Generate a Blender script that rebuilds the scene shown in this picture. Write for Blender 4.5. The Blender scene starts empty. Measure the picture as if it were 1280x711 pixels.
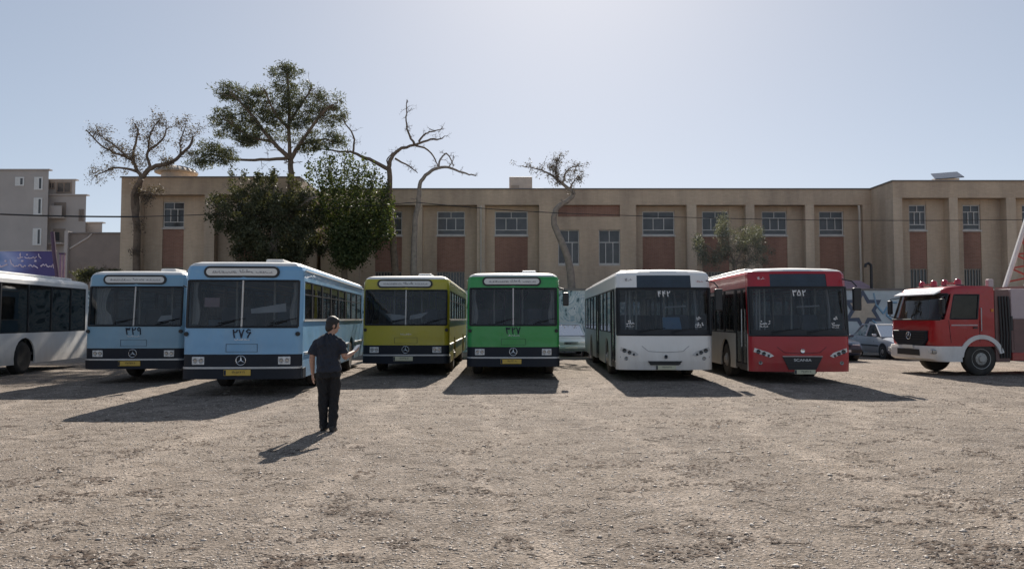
import bpy, bmesh, math, random
import numpy as np
from mathutils import Vector, Matrix, Euler

R = math.radians
rng = random.Random(7)
nr = np.random.default_rng(11)
scene = bpy.context.scene
COL = scene.collection

# ------------------------------------------------------------------ camera numbers
F, CXP, CYP, HORIZ, CAMH = 950.0, 640.0, 355.5, 398.0, 1.65
TH = math.atan((HORIZ - CYP) / F)

def at(px, py, D):
    """world point seen at photo pixel (px, py) at distance D along the view"""
    dx, dy = (px - CXP) / F, (CYP - py) / F
    fy = math.cos(TH) - dy * math.sin(TH)
    fz = math.sin(TH) + dy * math.cos(TH)
    k = D / fy
    return Vector((dx * k, D, CAMH + fz * k))

def ax(px, D): return at(px, HORIZ, D).x
def az(py, D): return at(CXP, py, D).z

# ------------------------------------------------------------------ materials
def nt_mat(name):
    m = bpy.data.materials.new(name); m.use_nodes = True
    nt = m.node_tree; nt.nodes.clear()
    out = nt.nodes.new('ShaderNodeOutputMaterial')
    return m, nt, out

def N(nt, typ, **kw):
    n = nt.nodes.new(typ)
    for k, v in kw.items():
        if k in n.inputs.keys(): n.inputs[k].default_value = v
        else: setattr(n, k, v)
    return n

def c4(c): return (c[0], c[1], c[2], 1.0)
def mul(c, k): return tuple(max(0, min(1, x * k)) for x in c)

def mat(name, col, rough=0.6, metal=0.0, var=0.12, scale=3.0, bump=0.0, bscale=30.0, coat=0.0, dirt=None, spec=0.5, low=None):
    m, nt, out = nt_mat(name)
    b = N(nt, 'ShaderNodeBsdfPrincipled', Roughness=rough, Metallic=metal)
    b.inputs['Coat Weight'].default_value = coat
    b.inputs['Specular IOR Level'].default_value = spec
    tc = N(nt, 'ShaderNodeTexCoord')
    no = N(nt, 'ShaderNodeTexNoise', Scale=scale, Detail=6.0, Roughness=0.6)
    nt.links.new(tc.outputs['Object'], no.inputs['Vector'])
    r = N(nt, 'ShaderNodeValToRGB')
    r.color_ramp.elements[0].position = 0.3; r.color_ramp.elements[1].position = 0.7
    r.color_ramp.elements[0].color = c4(mul(col, 1 - var)); r.color_ramp.elements[1].color = c4(mul(col, 1 + var))
    nt.links.new(no.outputs['Fac'], r.inputs['Fac'])
    src = r.outputs['Color']
    if dirt:
        n2 = N(nt, 'ShaderNodeTexNoise', Scale=1.3, Detail=8.0, Roughness=0.7)
        mp = N(nt, 'ShaderNodeMapping'); mp.inputs['Scale'].default_value = (1.0, 1.0, 0.5)
        nt.links.new(tc.outputs['Object'], mp.inputs['Vector']); nt.links.new(mp.outputs['Vector'], n2.inputs['Vector'])
        r2 = N(nt, 'ShaderNodeValToRGB'); r2.color_ramp.elements[0].position = 0.45; r2.color_ramp.elements[1].position = 0.8
        r2.color_ramp.elements[1].color = (dirt[1],) * 3 + (1,)
        nt.links.new(n2.outputs['Fac'], r2.inputs['Fac'])
        mx = N(nt, 'ShaderNodeMix', data_type='RGBA')
        nt.links.new(r2.outputs['Color'], mx.inputs[0]); nt.links.new(src, mx.inputs[6])
        mx.inputs[7].default_value = c4(dirt[0]); src = mx.outputs[2]
    if low:      # road dust thrown up on the lower skirts and run-off streaks, broken by noise
        sz = N(nt, 'ShaderNodeSeparateXYZ'); nt.links.new(tc.outputs['Object'], sz.inputs[0])
        mr = N(nt, 'ShaderNodeMapRange'); mr.inputs[1].default_value = low[1]; mr.inputs[2].default_value = 0.25; mr.inputs[3].default_value = 0.0; mr.inputs[4].default_value = 1.0
        nt.links.new(sz.outputs[2], mr.inputs[0])
        n4 = N(nt, 'ShaderNodeTexNoise', Scale=2.2, Detail=9.0, Roughness=0.75)
        mp4 = N(nt, 'ShaderNodeMapping'); mp4.inputs['Scale'].default_value = (2.2, 1.2, 0.45)
        nt.links.new(tc.outputs['Object'], mp4.inputs['Vector']); nt.links.new(mp4.outputs['Vector'], n4.inputs['Vector'])
        ad = N(nt, 'ShaderNodeMath', operation='MULTIPLY_ADD'); ad.inputs[1].default_value = 0.8; nt.links.new(mr.outputs[0], ad.inputs[0]); nt.links.new(n4.outputs['Fac'], ad.inputs[2])
        m5 = N(nt, 'ShaderNodeMapRange'); m5.inputs[1].default_value = 0.58; m5.inputs[2].default_value = 1.3; m5.inputs[3].default_value = 0.0; m5.inputs[4].default_value = 0.42
        nt.links.new(ad.outputs[0], m5.inputs[0])
        mx2 = N(nt, 'ShaderNodeMix', data_type='RGBA'); nt.links.new(m5.outputs[0], mx2.inputs[0]); nt.links.new(src, mx2.inputs[6]); mx2.inputs[7].default_value = c4(low[0]); src = mx2.outputs[2]
    nt.links.new(src, b.inputs['Base Color'])
    rr = N(nt, 'ShaderNodeMapRange'); rr.inputs[3].default_value = max(0.02, rough - 0.08); rr.inputs[4].default_value = min(1, rough + 0.08)
    nt.links.new(no.outputs['Fac'], rr.inputs[0]); nt.links.new(rr.outputs[0], b.inputs['Roughness'])
    if low:
        n6 = N(nt, 'ShaderNodeTexNoise', Scale=1.6, Detail=2.0); nt.links.new(tc.outputs['Object'], n6.inputs['Vector'])
        b6 = N(nt, 'ShaderNodeBump', Strength=0.25, Distance=0.06); nt.links.new(n6.outputs['Fac'], b6.inputs['Height'])
        nt.links.new(b6.outputs['Normal'], b.inputs['Normal']); nt.links.new(b6.outputs['Normal'], b.inputs['Coat Normal'])
    if bump:
        n3 = N(nt, 'ShaderNodeTexNoise', Scale=bscale, Detail=5.0)
        nt.links.new(tc.outputs['Object'], n3.inputs['Vector'])
        bp = N(nt, 'ShaderNodeBump', Strength=bump, Distance=0.02)
        nt.links.new(n3.outputs['Fac'], bp.inputs['Height']); nt.links.new(bp.outputs['Normal'], b.inputs['Normal'])
    nt.links.new(b.outputs[0], out.inputs[0])
    return m

def glass(name, tint, refl=1.0, rough=0.02, dust=0.08):
    """thin window glass: tinted see-through plus mirror reflection by angle"""
    m, nt, out = nt_mat(name)
    t = N(nt, 'ShaderNodeBsdfTransparent'); t.inputs[0].default_value = c4(tint)
    g = N(nt, 'ShaderNodeBsdfGlossy', Roughness=rough); g.inputs[0].default_value = (1, 1, 1, 1)
    f = N(nt, 'ShaderNodeFresnel', IOR=1.45)
    no = N(nt, 'ShaderNodeTexNoise', Scale=1.2, Detail=2.0)
    tc = N(nt, 'ShaderNodeTexCoord'); nt.links.new(tc.outputs['Object'], no.inputs['Vector'])
    bp = N(nt, 'ShaderNodeBump', Strength=0.04, Distance=0.05)
    nt.links.new(no.outputs['Fac'], bp.inputs['Height']); nt.links.new(bp.outputs['Normal'], g.inputs['Normal'])
    mt = N(nt, 'ShaderNodeMath', operation='MULTIPLY'); mt.inputs[1].default_value = 0.95 * refl
    mt.use_clamp = True
    nt.links.new(f.outputs[0], mt.inputs[0])
    mx = N(nt, 'ShaderNodeMixShader')
    nt.links.new(mt.outputs[0], mx.inputs[0]); nt.links.new(t.outputs[0], mx.inputs[1]); nt.links.new(g.outputs[0], mx.inputs[2])
    df = N(nt, 'ShaderNodeBsdfDiffuse'); df.inputs[0].default_value = (0.40, 0.36, 0.32, 1)
    n7 = N(nt, 'ShaderNodeTexNoise', Scale=2.3, Detail=6.0, Roughness=0.7); nt.links.new(tc.outputs['Object'], n7.inputs['Vector'])
    r7 = N(nt, 'ShaderNodeMapRange'); r7.inputs[1].default_value = 0.4; r7.inputs[2].default_value = 0.75; r7.inputs[3].default_value = 0.005; r7.inputs[4].default_value = dust
    nt.links.new(n7.outputs['Fac'], r7.inputs[0])
    mz = N(nt, 'ShaderNodeMixShader'); nt.links.new(r7.outputs[0], mz.inputs[0]); nt.links.new(mx.outputs[0], mz.inputs[1]); nt.links.new(df.outputs[0], mz.inputs[2])
    nt.links.new(mz.outputs[0], out.inputs[0])
    return m

def brick_mat(name, c1, c2, mortar, bw=0.24, bh=0.075, var=0.25):
    m, nt, out = nt_mat(name)
    b = N(nt, 'ShaderNodeBsdfPrincipled', Roughness=0.88); b.inputs['Specular IOR Level'].default_value = 0.25
    g = N(nt, 'ShaderNodeNewGeometry'); s = N(nt, 'ShaderNodeSeparateXYZ'); nt.links.new(g.outputs['Position'], s.inputs[0])
    ad = N(nt, 'ShaderNodeMath', operation='ADD'); nt.links.new(s.outputs[0], ad.inputs[0]); nt.links.new(s.outputs[1], ad.inputs[1])
    cb = N(nt, 'ShaderNodeCombineXYZ'); nt.links.new(ad.outputs[0], cb.inputs[0]); nt.links.new(s.outputs[2], cb.inputs[1])
    br = N(nt, 'ShaderNodeTexBrick', Scale=1.0)
    br.inputs['Color1'].default_value = c4(c1); br.inputs['Color2'].default_value = c4(c2); br.inputs['Mortar'].default_value = c4(mortar)
    br.inputs['Brick Width'].default_value = bw; br.inputs['Row Height'].default_value = bh; br.inputs['Mortar Size'].default_value = 0.008
    nt.links.new(cb.outputs[0], br.inputs['Vector'])
    no = N(nt, 'ShaderNodeTexNoise', Scale=0.35, Detail=8.0, Roughness=0.65)
    mp = N(nt, 'ShaderNodeMapping'); mp.inputs['Scale'].default_value = (2.2, 2.2, 0.45)
    nt.links.new(g.outputs['Position'], mp.inputs[0]); nt.links.new(mp.outputs[0], no.inputs['Vector'])
    r = N(nt, 'ShaderNodeValToRGB'); r.color_ramp.elements[0].position = 0.3; r.color_ramp.elements[1].position = 0.72
    r.color_ramp.elements[0].color = (1 - var, 1 - var, 1 - var * 0.9, 1); r.color_ramp.elements[1].color = (1 + var * 0.4,) * 3 + (1,)
    nt.links.new(no.outputs['Fac'], r.inputs[0])
    mx = N(nt, 'ShaderNodeMix', data_type='RGBA', blend_type='MULTIPLY'); mx.inputs[0].default_value = 1.0
    nt.links.new(br.outputs['Color'], mx.inputs[6]); nt.links.new(r.outputs[0], mx.inputs[7])
    nt.links.new(mx.outputs[2], b.inputs['Base Color'])
    bp = N(nt, 'ShaderNodeBump', Strength=0.3, Distance=0.01); bp.invert = True
    nt.links.new(br.outputs['Fac'], bp.inputs['Height']); nt.links.new(bp.outputs[0], b.inputs['Normal'])
    nt.links.new(b.outputs[0], out.inputs[0])
    return m

def leaf_mat(name, c1, c2, trans=0.35):
    m, nt, out = nt_mat(name)
    g = N(nt, 'ShaderNodeNewGeometry')
    r = N(nt, 'ShaderNodeValToRGB'); r.color_ramp.elements[0].color = c4(c1); r.color_ramp.elements[1].color = c4(c2)
    nt.links.new(g.outputs['Random Per Island'], r.inputs[0])
    d = N(nt, 'ShaderNodeBsdfPrincipled', Roughness=0.6); d.inputs['Specular IOR Level'].default_value = 0.25
    t = N(nt, 'ShaderNodeBsdfTranslucent')
    nt.links.new(r.outputs[0], d.inputs['Base Color'])
    h = N(nt, 'ShaderNodeMix', data_type='RGBA', blend_type='MULTIPLY'); h.inputs[0].default_value = 1.0
    h.inputs[7].default_value = (1.25, 1.2, 0.55, 1)
    nt.links.new(r.outputs[0], h.inputs[6]); nt.links.new(h.outputs[2], t.inputs[0])
    mx = N(nt, 'ShaderNodeMixShader'); mx.inputs[0].default_value = trans
    nt.links.new(d.outputs[0], mx.inputs[1]); nt.links.new(t.outputs[0], mx.inputs[2])
    nt.links.new(mx.outputs[0], out.inputs[0])
    return m

def ground_mat():
    m, nt, out = nt_mat('gravel_ground')
    b = N(nt, 'ShaderNodeBsdfPrincipled', Roughness=0.95); b.inputs['Specular IOR Level'].default_value = 0.15
    g = N(nt, 'ShaderNodeNewGeometry')
    def noise(s, d, ro=0.6, sc=None):
        n = N(nt, 'ShaderNodeTexNoise', Scale=s, Detail=d, Roughness=ro)
        if sc:
            mp = N(nt, 'ShaderNodeMapping'); mp.inputs['Scale'].default_value = sc
            nt.links.new(g.outputs['Position'], mp.inputs[0]); nt.links.new(mp.outputs[0], n.inputs['Vector'])
        else: nt.links.new(g.outputs['Position'], n.inputs['Vector'])
        return n
    big = noise(0.35, 6); mid = noise(2.6, 7, 0.7, (0.7, 1.1, 1)); fine = noise(38, 4, 0.7)
    r = N(nt, 'ShaderNodeValToRGB'); e = r.color_ramp.elements
    e[0].position = 0.34; e[1].position = 0.68
    e[0].color = (0.165, 0.139, 0.116, 1); e[1].color = (0.395, 0.338, 0.288, 1)
    nt.links.new(fine.outputs['Fac'], r.inputs[0])
    r2 = N(nt, 'ShaderNodeValToRGB'); e = r2.color_ramp.elements
    e[0].position = 0.36; e[1].position = 0.56; e[0].color = (0.70, 0.68, 0.66, 1); e[1].color = (1, 1, 1, 1)
    nt.links.new(mid.outputs['Fac'], r2.inputs[0])
    r3 = N(nt, 'ShaderNodeValToRGB'); e = r3.color_ramp.elements
    e[0].position = 0.3; e[1].position = 0.7; e[0].color = (0.86, 0.86, 0.87, 1); e[1].color = (1.1, 1.09, 1.07, 1)
    nt.links.new(big.outputs['Fac'], r3.inputs[0])
    m1 = N(nt, 'ShaderNodeMix', data_type='RGBA', blend_type='MULTIPLY'); m1.inputs[0].default_value = 1
    m2 = N(nt, 'ShaderNodeMix', data_type='RGBA', blend_type='MULTIPLY'); m2.inputs[0].default_value = 1
    nt.links.new(r.outputs[0], m1.inputs[6]); nt.links.new(r2.outputs[0], m1.inputs[7])
    nt.links.new(m1.outputs[2], m2.inputs[6]); nt.links.new(r3.outputs[0], m2.inputs[7])
    # pale tyre tracks swept by the buses as they pull in and out
    sx = N(nt, 'ShaderNodeSeparateXYZ'); nt.links.new(g.outputs['Position'], sx.inputs[0])
    wb = noise(0.10, 3)
    wx = N(nt, 'ShaderNodeMath', operation='MULTIPLY_ADD'); wx.inputs[1].default_value = 9.0; nt.links.new(wb.outputs['Fac'], wx.inputs[0]); nt.links.new(sx.outputs[0], wx.inputs[2])
    fr = N(nt, 'ShaderNodeMath', operation='PINGPONG'); fr.inputs[1].default_value = 1.05; nt.links.new(wx.outputs[0], fr.inputs[0])
    tk = N(nt, 'ShaderNodeMapRange', interpolation_type='SMOOTHSTEP'); tk.inputs[1].default_value = 0.05; tk.inputs[2].default_value = 0.30; tk.inputs[3].default_value = 1.17; tk.inputs[4].default_value = 0.95
    nt.links.new(fr.outputs[0], tk.inputs[0])
    mt = N(nt, 'ShaderNodeVectorMath', operation='SCALE'); nt.links.new(m2.outputs[2], mt.inputs[0]); nt.links.new(tk.outputs[0], mt.inputs['Scale'])
    vo = N(nt, 'ShaderNodeTexVoronoi', Scale=32.0); nt.links.new(g.outputs['Position'], vo.inputs['Vector'])
    hs = N(nt, 'ShaderNodeMapRange'); hs.inputs[1].default_value = 0; hs.inputs[2].default_value = 1; hs.inputs[3].default_value = 0.74; hs.inputs[4].default_value = 1.26
    sp = N(nt, 'ShaderNodeSeparateColor'); nt.links.new(vo.outputs['Color'], sp.inputs[0]); nt.links.new(sp.outputs[0], hs.inputs[0])
    m3 = N(nt, 'ShaderNodeVectorMath', operation='SCALE'); nt.links.new(mt.outputs[0], m3.inputs[0]); nt.links.new(hs.outputs[0], m3.inputs['Scale'])
    nt.links.new(m3.outputs[0], b.inputs['Base Color'])
    # height: pebbly voronoi + noise
    a1 = N(nt, 'ShaderNodeMath', operation='MULTIPLY'); a1.inputs[1].default_value = -0.55; nt.links.new(vo.outputs['Distance'], a1.inputs[0])
    a2 = N(nt, 'ShaderNodeMath', operation='MULTIPLY_ADD'); a2.inputs[1].default_value = 1.2
    nt.links.new(fine.outputs['Fac'], a2.inputs[0]); nt.links.new(a1.outputs[0], a2.inputs[2])
    a3 = N(nt, 'ShaderNodeMath', operation='MULTIPLY_ADD'); a3.inputs[1].default_value = 0.9
    nt.links.new(mid.outputs['Fac'], a3.inputs[0]); nt.links.new(a2.outputs[0], a3.inputs[2])
    bp = N(nt, 'ShaderNodeBump', Strength=1.0, Distance=0.028)
    nt.links.new(a3.outputs[0], bp.inputs['Height']); nt.links.new(bp.outputs[0], b.inputs['Normal'])
    nt.links.new(b.outputs[0], out.inputs[0])
    return m

def mural_mat():
    m, nt, out = nt_mat('mural_paint')
    b = N(nt, 'ShaderNodeBsdfPrincipled', Roughness=0.8)
    g = N(nt, 'ShaderNodeNewGeometry')
    n = N(nt, 'ShaderNodeTexNoise', Scale=1.1, Detail=3.0, Distortion=2.4); nt.links.new(g.outputs['Position'], n.inputs['Vector'])
    r = N(nt, 'ShaderNodeValToRGB'); cr = r.color_ramp; cr.interpolation = 'CONSTANT'
    cr.elements[0].position = 0.0; cr.elements[0].color = (0.10, 0.15, 0.17, 1)
    cr.elements[1].position = 0.40; cr.elements[1].color = (0.34, 0.44, 0.47, 1)
    for p, c in ((0.47, (0.55, 0.60, 0.60)), (0.56, (0.28, 0.40, 0.46)), (0.60, (0.62, 0.66, 0.66)), (0.70, (0.16, 0.22, 0.26))):
        e = cr.elements.new(p); e.color = c4(c)
    nt.links.new(n.outputs['Fac'], r.inputs[0]); nt.links.new(r.outputs[0], b.inputs['Base Color']); nt.links.new(b.outputs[0], out.inputs[0])
    return m

def banner_mat():
    m, nt, out = nt_mat('banner_print')
    b = N(nt, 'ShaderNodeBsdfPrincipled', Roughness=0.55)
    tc = N(nt, 'ShaderNodeTexCoord')
    sx = N(nt, 'ShaderNodeSeparateXYZ'); nt.links.new(tc.outputs['Generated'], sx.inputs[0])
    n = N(nt, 'ShaderNodeTexNoise', Scale=2.5, Detail=4.0); nt.links.new(tc.outputs['Generated'], n.inputs['Vector'])
    a = N(nt, 'ShaderNodeMath', operation='MULTIPLY_ADD'); a.inputs[1].default_value = 0.35; nt.links.new(n.outputs['Fac'], a.inputs[0]); nt.links.new(sx.outputs[0], a.inputs[2])
    r = N(nt, 'ShaderNodeValToRGB'); cr = r.color_ramp
    cr.elements[0].position = 0.55; cr.elements[0].color = (0.14, 0.24, 0.50, 1)
    cr.elements[1].position = 1.05 if False else 1.0; cr.elements[1].color = (0.07, 0.055, 0.20, 1)
    for p, c in ((0.68, (0.36, 0.42, 0.68)), (0.80, (0.18, 0.22, 0.50))):
        e = cr.elements.new(p); e.color = c4(c)
    nt.links.new(a.outputs[0], r.inputs[0]); nt.links.new(r.outputs[0], b.inputs['Base Color']); nt.links.new(b.outputs[0], out.inputs[0])
    return m

DUST = ((0.33, 0.28, 0.23), 0.35)
MT = dict(
    ground=ground_mat(),
    pebble=leaf_mat('pebble_stone', (0.20, 0.165, 0.14), (0.58, 0.52, 0.46), 0.0),
    litter=mat('dry_litter', (0.085, 0.062, 0.048), 0.9, var=0.4, scale=9),
    pale_brick=brick_mat('pale_brick', (0.60, 0.465, 0.33), (0.54, 0.41, 0.29), (0.50, 0.405, 0.31), var=0.34),
    pier_brick=brick_mat('pier_brick', (0.62, 0.49, 0.355), (0.56, 0.44, 0.315), (0.56, 0.46, 0.36), var=0.34),
    red_brick=brick_mat('red_brick', (0.33, 0.175, 0.125), (0.28, 0.145, 0.10), (0.33, 0.23, 0.18), var=0.35),
    stone_wall=brick_mat('grey_stone', (0.30, 0.275, 0.25), (0.26, 0.24, 0.22), (0.28, 0.26, 0.24), 0.6, 0.3),
    render_wall=mat('grey_render', (0.42, 0.385, 0.36), 0.9, var=0.08, scale=0.6, bump=0.2),
    annex_wall=mat('brown_render', (0.24, 0.20, 0.17), 0.9, var=0.15, scale=0.7, bump=0.2),
    parapet=mat('parapet_cap', (0.20, 0.18, 0.165), 0.8),
    pane=mat('window_pane_dark', (0.060, 0.060, 0.062), 0.18, var=0.5, scale=1.1, spec=0.5),
    frame_white=mat('window_frame_paint', (0.55, 0.53, 0.50), 0.5),
    sill=mat('sill_stone', (0.50, 0.46, 0.42), 0.7),
    bars=mat('window_bar_iron', (0.33, 0.28, 0.23), 0.6),
    pipe=mat('drain_pipe_zinc', (0.52, 0.46, 0.38), 0.5),
    black=mat('black_plastic', (0.018, 0.019, 0.021), 0.45, var=0.3),
    rubber=mat('tyre_rubber', (0.022, 0.021, 0.020), 0.85, var=0.3, bump=0.3, dirt=((0.16, 0.135, 0.11), 0.5)),
    gasket=mat('gasket_rubber', (0.012, 0.013, 0.016), 0.5),
    steel=mat('wheel_steel', (0.38, 0.37, 0.35), 0.5, 0.35, dirt=DUST),
    chrome=mat('bright_metal', (0.72, 0.72, 0.72), 0.25, 0.9),
    strip=mat('dull_strip', (0.45, 0.46, 0.47), 0.4, 0.5),
    lens=mat('lamp_lens', (0.62, 0.63, 0.63), 0.18, var=0.25, scale=18, coat=0.6),
    reflector=mat('lamp_reflector', (0.30, 0.31, 0.32), 0.15, 0.7, var=0.3, scale=10),
    amber=mat('amber_lens', (0.55, 0.20, 0.02), 0.25),
    blue_a=mat('pale_blue_paint', (0.175, 0.370, 0.58), 0.38, var=0.06, scale=1.5, coat=0.25, dirt=((0.33, 0.42, 0.48), 0.5), low=((0.34, 0.29, 0.235), 1.0)),
    blue_b=mat('faded_blue_paint', (0.190, 0.345, 0.47), 0.42, var=0.07, scale=1.5, coat=0.2, dirt=((0.30, 0.36, 0.40), 0.55), low=((0.34, 0.29, 0.235), 1.0)),
    yellow=mat('olive_yellow_paint', (0.44, 0.375, 0.020), 0.4, var=0.06, scale=1.5, coat=0.25, dirt=((0.34, 0.29, 0.08), 0.5), low=((0.34, 0.29, 0.235), 1.0)),
    green=mat('green_paint', (0.026, 0.285, 0.060), 0.36, var=0.06, scale=1.5, coat=0.25, dirt=((0.09, 0.25, 0.10), 0.45), low=((0.34, 0.29, 0.235), 1.0)),
    white=mat('white_bus_paint', (0.78, 0.765, 0.74), 0.35, var=0.03, scale=1.5, coat=0.3, dirt=((0.60, 0.56, 0.52), 0.25), low=((0.34, 0.29, 0.235), 1.0)),
    red=mat('red_bus_paint', (0.37, 0.008, 0.017), 0.36, var=0.08, scale=1.5, coat=0.2, dirt=((0.22, 0.015, 0.02), 0.25), low=((0.22, 0.08, 0.07), 0.8)),
    grey_side=mat('grey_bus_paint', (0.52, 0.50, 0.46), 0.4, var=0.06, scale=1.5, dirt=DUST, low=((0.34, 0.29, 0.235), 1.0)),
    shaded_white_side=mat('shaded_white_bus_paint', (0.32, 0.39, 0.43), 0.4, var=0.06, scale=1.5, dirt=DUST, low=((0.34, 0.29, 0.235), 1.0)),  # white side paint with its blue-grey shade put into the colour
    roof_white=mat('bus_roof_paint', (0.66, 0.65, 0.63), 0.5, var=0.08, dirt=DUST),
    dark_band=mat('bus_dark_band', (0.009, 0.013, 0.022), 0.5, var=0.2, spec=0.3, dirt=((0.03, 0.03, 0.03), 0.3)),
    sign_white=mat('sign_board_white', (0.66, 0.66, 0.64), 0.4, var=0.06, scale=4),
    ink=mat('dark_ink', (0.012, 0.016, 0.035), 0.6),
    ink_grey=mat('faded_ink', (0.16, 0.15, 0.17), 0.6),
    letter_white=mat('white_lettering', (0.75, 0.75, 0.75), 0.5),
    plate_y=mat('yellow_plate', (0.60, 0.40, 0.07), 0.45, var=0.05),
    plate_w=mat('pale_plate', (0.55, 0.53, 0.38), 0.45, var=0.05),
    screen_glass=glass('windscreen_glass', (0.52, 0.56, 0.61), 1.0),
    side_glass=glass('side_window_glass', (0.58, 0.61, 0.61), 1.0),
    dark_glass=glass('tinted_bus_glass', (0.12, 0.12, 0.12), 1.1),
    truck_glass=glass('truck_side_glass', (0.06, 0.06, 0.065), 0.9),
    band_glass=glass('black_band_glass', (0.05, 0.05, 0.05), 1.0, dust=0.03),
    car_glass=glass('car_glass', (0.20, 0.23, 0.25), 0.7),
    display=mat('display_glass', (0.012, 0.022, 0.035), 0.12, var=0.5, scale=1.2, spec=0.7),
    seat=mat('seat_cloth', (0.07, 0.09, 0.12), 0.8, var=0.2),
    floor=mat('bus_floor', (0.10, 0.095, 0.09), 0.8),
    dash=mat('dashboard_plastic', (0.035, 0.035, 0.038), 0.6),
    rail=mat('grab_rail_paint', (0.62, 0.60, 0.52), 0.35),
    paper=mat('paper_sheet', (0.66, 0.65, 0.62), 0.7),
    card=mat('pink_card', (0.45, 0.30, 0.30), 0.6),
    curtain=mat('curtain_cloth', (0.50, 0.48, 0.43), 0.8, bump=0.3, bscale=8),
    ac=mat('roof_unit_paint', (0.50, 0.44, 0.38), 0.6, dirt=DUST),
    bark=mat('tree_bark', (0.155, 0.115, 0.085), 0.95, var=0.3, scale=6, bump=0.6, bscale=18),
    bark_pale=mat('pale_bark', (0.25, 0.21, 0.175), 0.95, var=0.25, scale=6, bump=0.5, bscale=18),
    leaf_pine=leaf_mat('pine_needles', (0.050, 0.066, 0.042), (0.120, 0.126, 0.090), 0.35),
    leaf_dark=leaf_mat('dark_foliage', (0.050, 0.060, 0.032), (0.110, 0.112, 0.068), 0.32),
    leaf_green=leaf_mat('bright_foliage', (0.030, 0.052, 0.018), (0.105, 0.122, 0.050), 0.36),
    leaf_dry=leaf_mat('dry_foliage', (0.075, 0.060, 0.055), (0.150, 0.125, 0.110), 0.25),
    leaf_grey=leaf_mat('grey_green_foliage', (0.120, 0.130, 0.108), (0.200, 0.210, 0.175), 0.22),
    cable=mat('black_cable', (0.02, 0.02, 0.022), 0.6),
    mural=mural_mat(),
    mural_beige=mat('mural_beige_paint', (0.52, 0.44, 0.34), 0.8, var=0.15),
    mural_dark=mat('mural_dark_paint', (0.10, 0.12, 0.16), 0.8, var=0.2),
    mural_pale=mat('mural_pale_paint', (0.50, 0.56, 0.57), 0.85, var=0.14, scale=1.4),
    banner=banner_mat(),
    banner_text=mat('banner_lettering', (0.72, 0.62, 0.72), 0.6),
    purple=mat('purple_paint', (0.10, 0.06, 0.10), 0.7),
    awning=mat('awning_sheet', (0.30, 0.20, 0.23), 0.6, var=0.15),
    solar=mat('solar_panel', (0.03, 0.035, 0.05), 0.25),
    truck_red=mat('fire_engine_red', (0.37, 0.008, 0.013), 0.3, var=0.05, coat=0.4, dirt=((0.22, 0.03, 0.03), 0.2), low=((0.28, 0.20, 0.16), 0.9)),
    truck_white=mat('bumper_white', (0.70, 0.68, 0.66), 0.4, var=0.05, dirt=DUST),
    truck_pink=mat('locker_paint', (0.46, 0.37, 0.38), 0.45, var=0.05, dirt=DUST),
    truck_brown=mat('locker_shutter', (0.17, 0.095, 0.085), 0.5, var=0.15),
    beacon=mat('red_beacon', (0.40, 0.02, 0.04), 0.2, coat=0.5),
    lattice=mat('ladder_red', (0.36, 0.06, 0.04), 0.5),
    silver=mat('silver_car_paint', (0.50, 0.53, 0.58), 0.3, 0.35, var=0.03, coat=0.5, dirt=DUST),
    navy_car=mat('dark_blue_car_paint', (0.035, 0.055, 0.10), 0.3, 0.2, var=0.05, coat=0.5),
    pale_car=mat('pale_blue_car_paint', (0.50, 0.57, 0.60), 0.35, 0.1, var=0.04, coat=0.4, dirt=DUST),
    skin=mat('skin', (0.40, 0.235, 0.17), 0.55, var=0.08, scale=20),
    hair=mat('dark_hair', (0.014, 0.011, 0.010), 0.55, var=0.4, scale=60, bump=0.5, bscale=120),
    shirt=mat('navy_shirt', (0.016, 0.020, 0.032), 0.85, var=0.2, scale=6, bump=0.35, bscale=14),
    trousers=mat('black_trousers', (0.008, 0.008, 0.010), 0.85, var=0.2, scale=6, bump=0.35, bscale=12),
    shoe=mat('black_shoe', (0.012, 0.011, 0.011), 0.5),
    phone=mat('phone_case', (0.55, 0.55, 0.56), 0.3),
)

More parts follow.
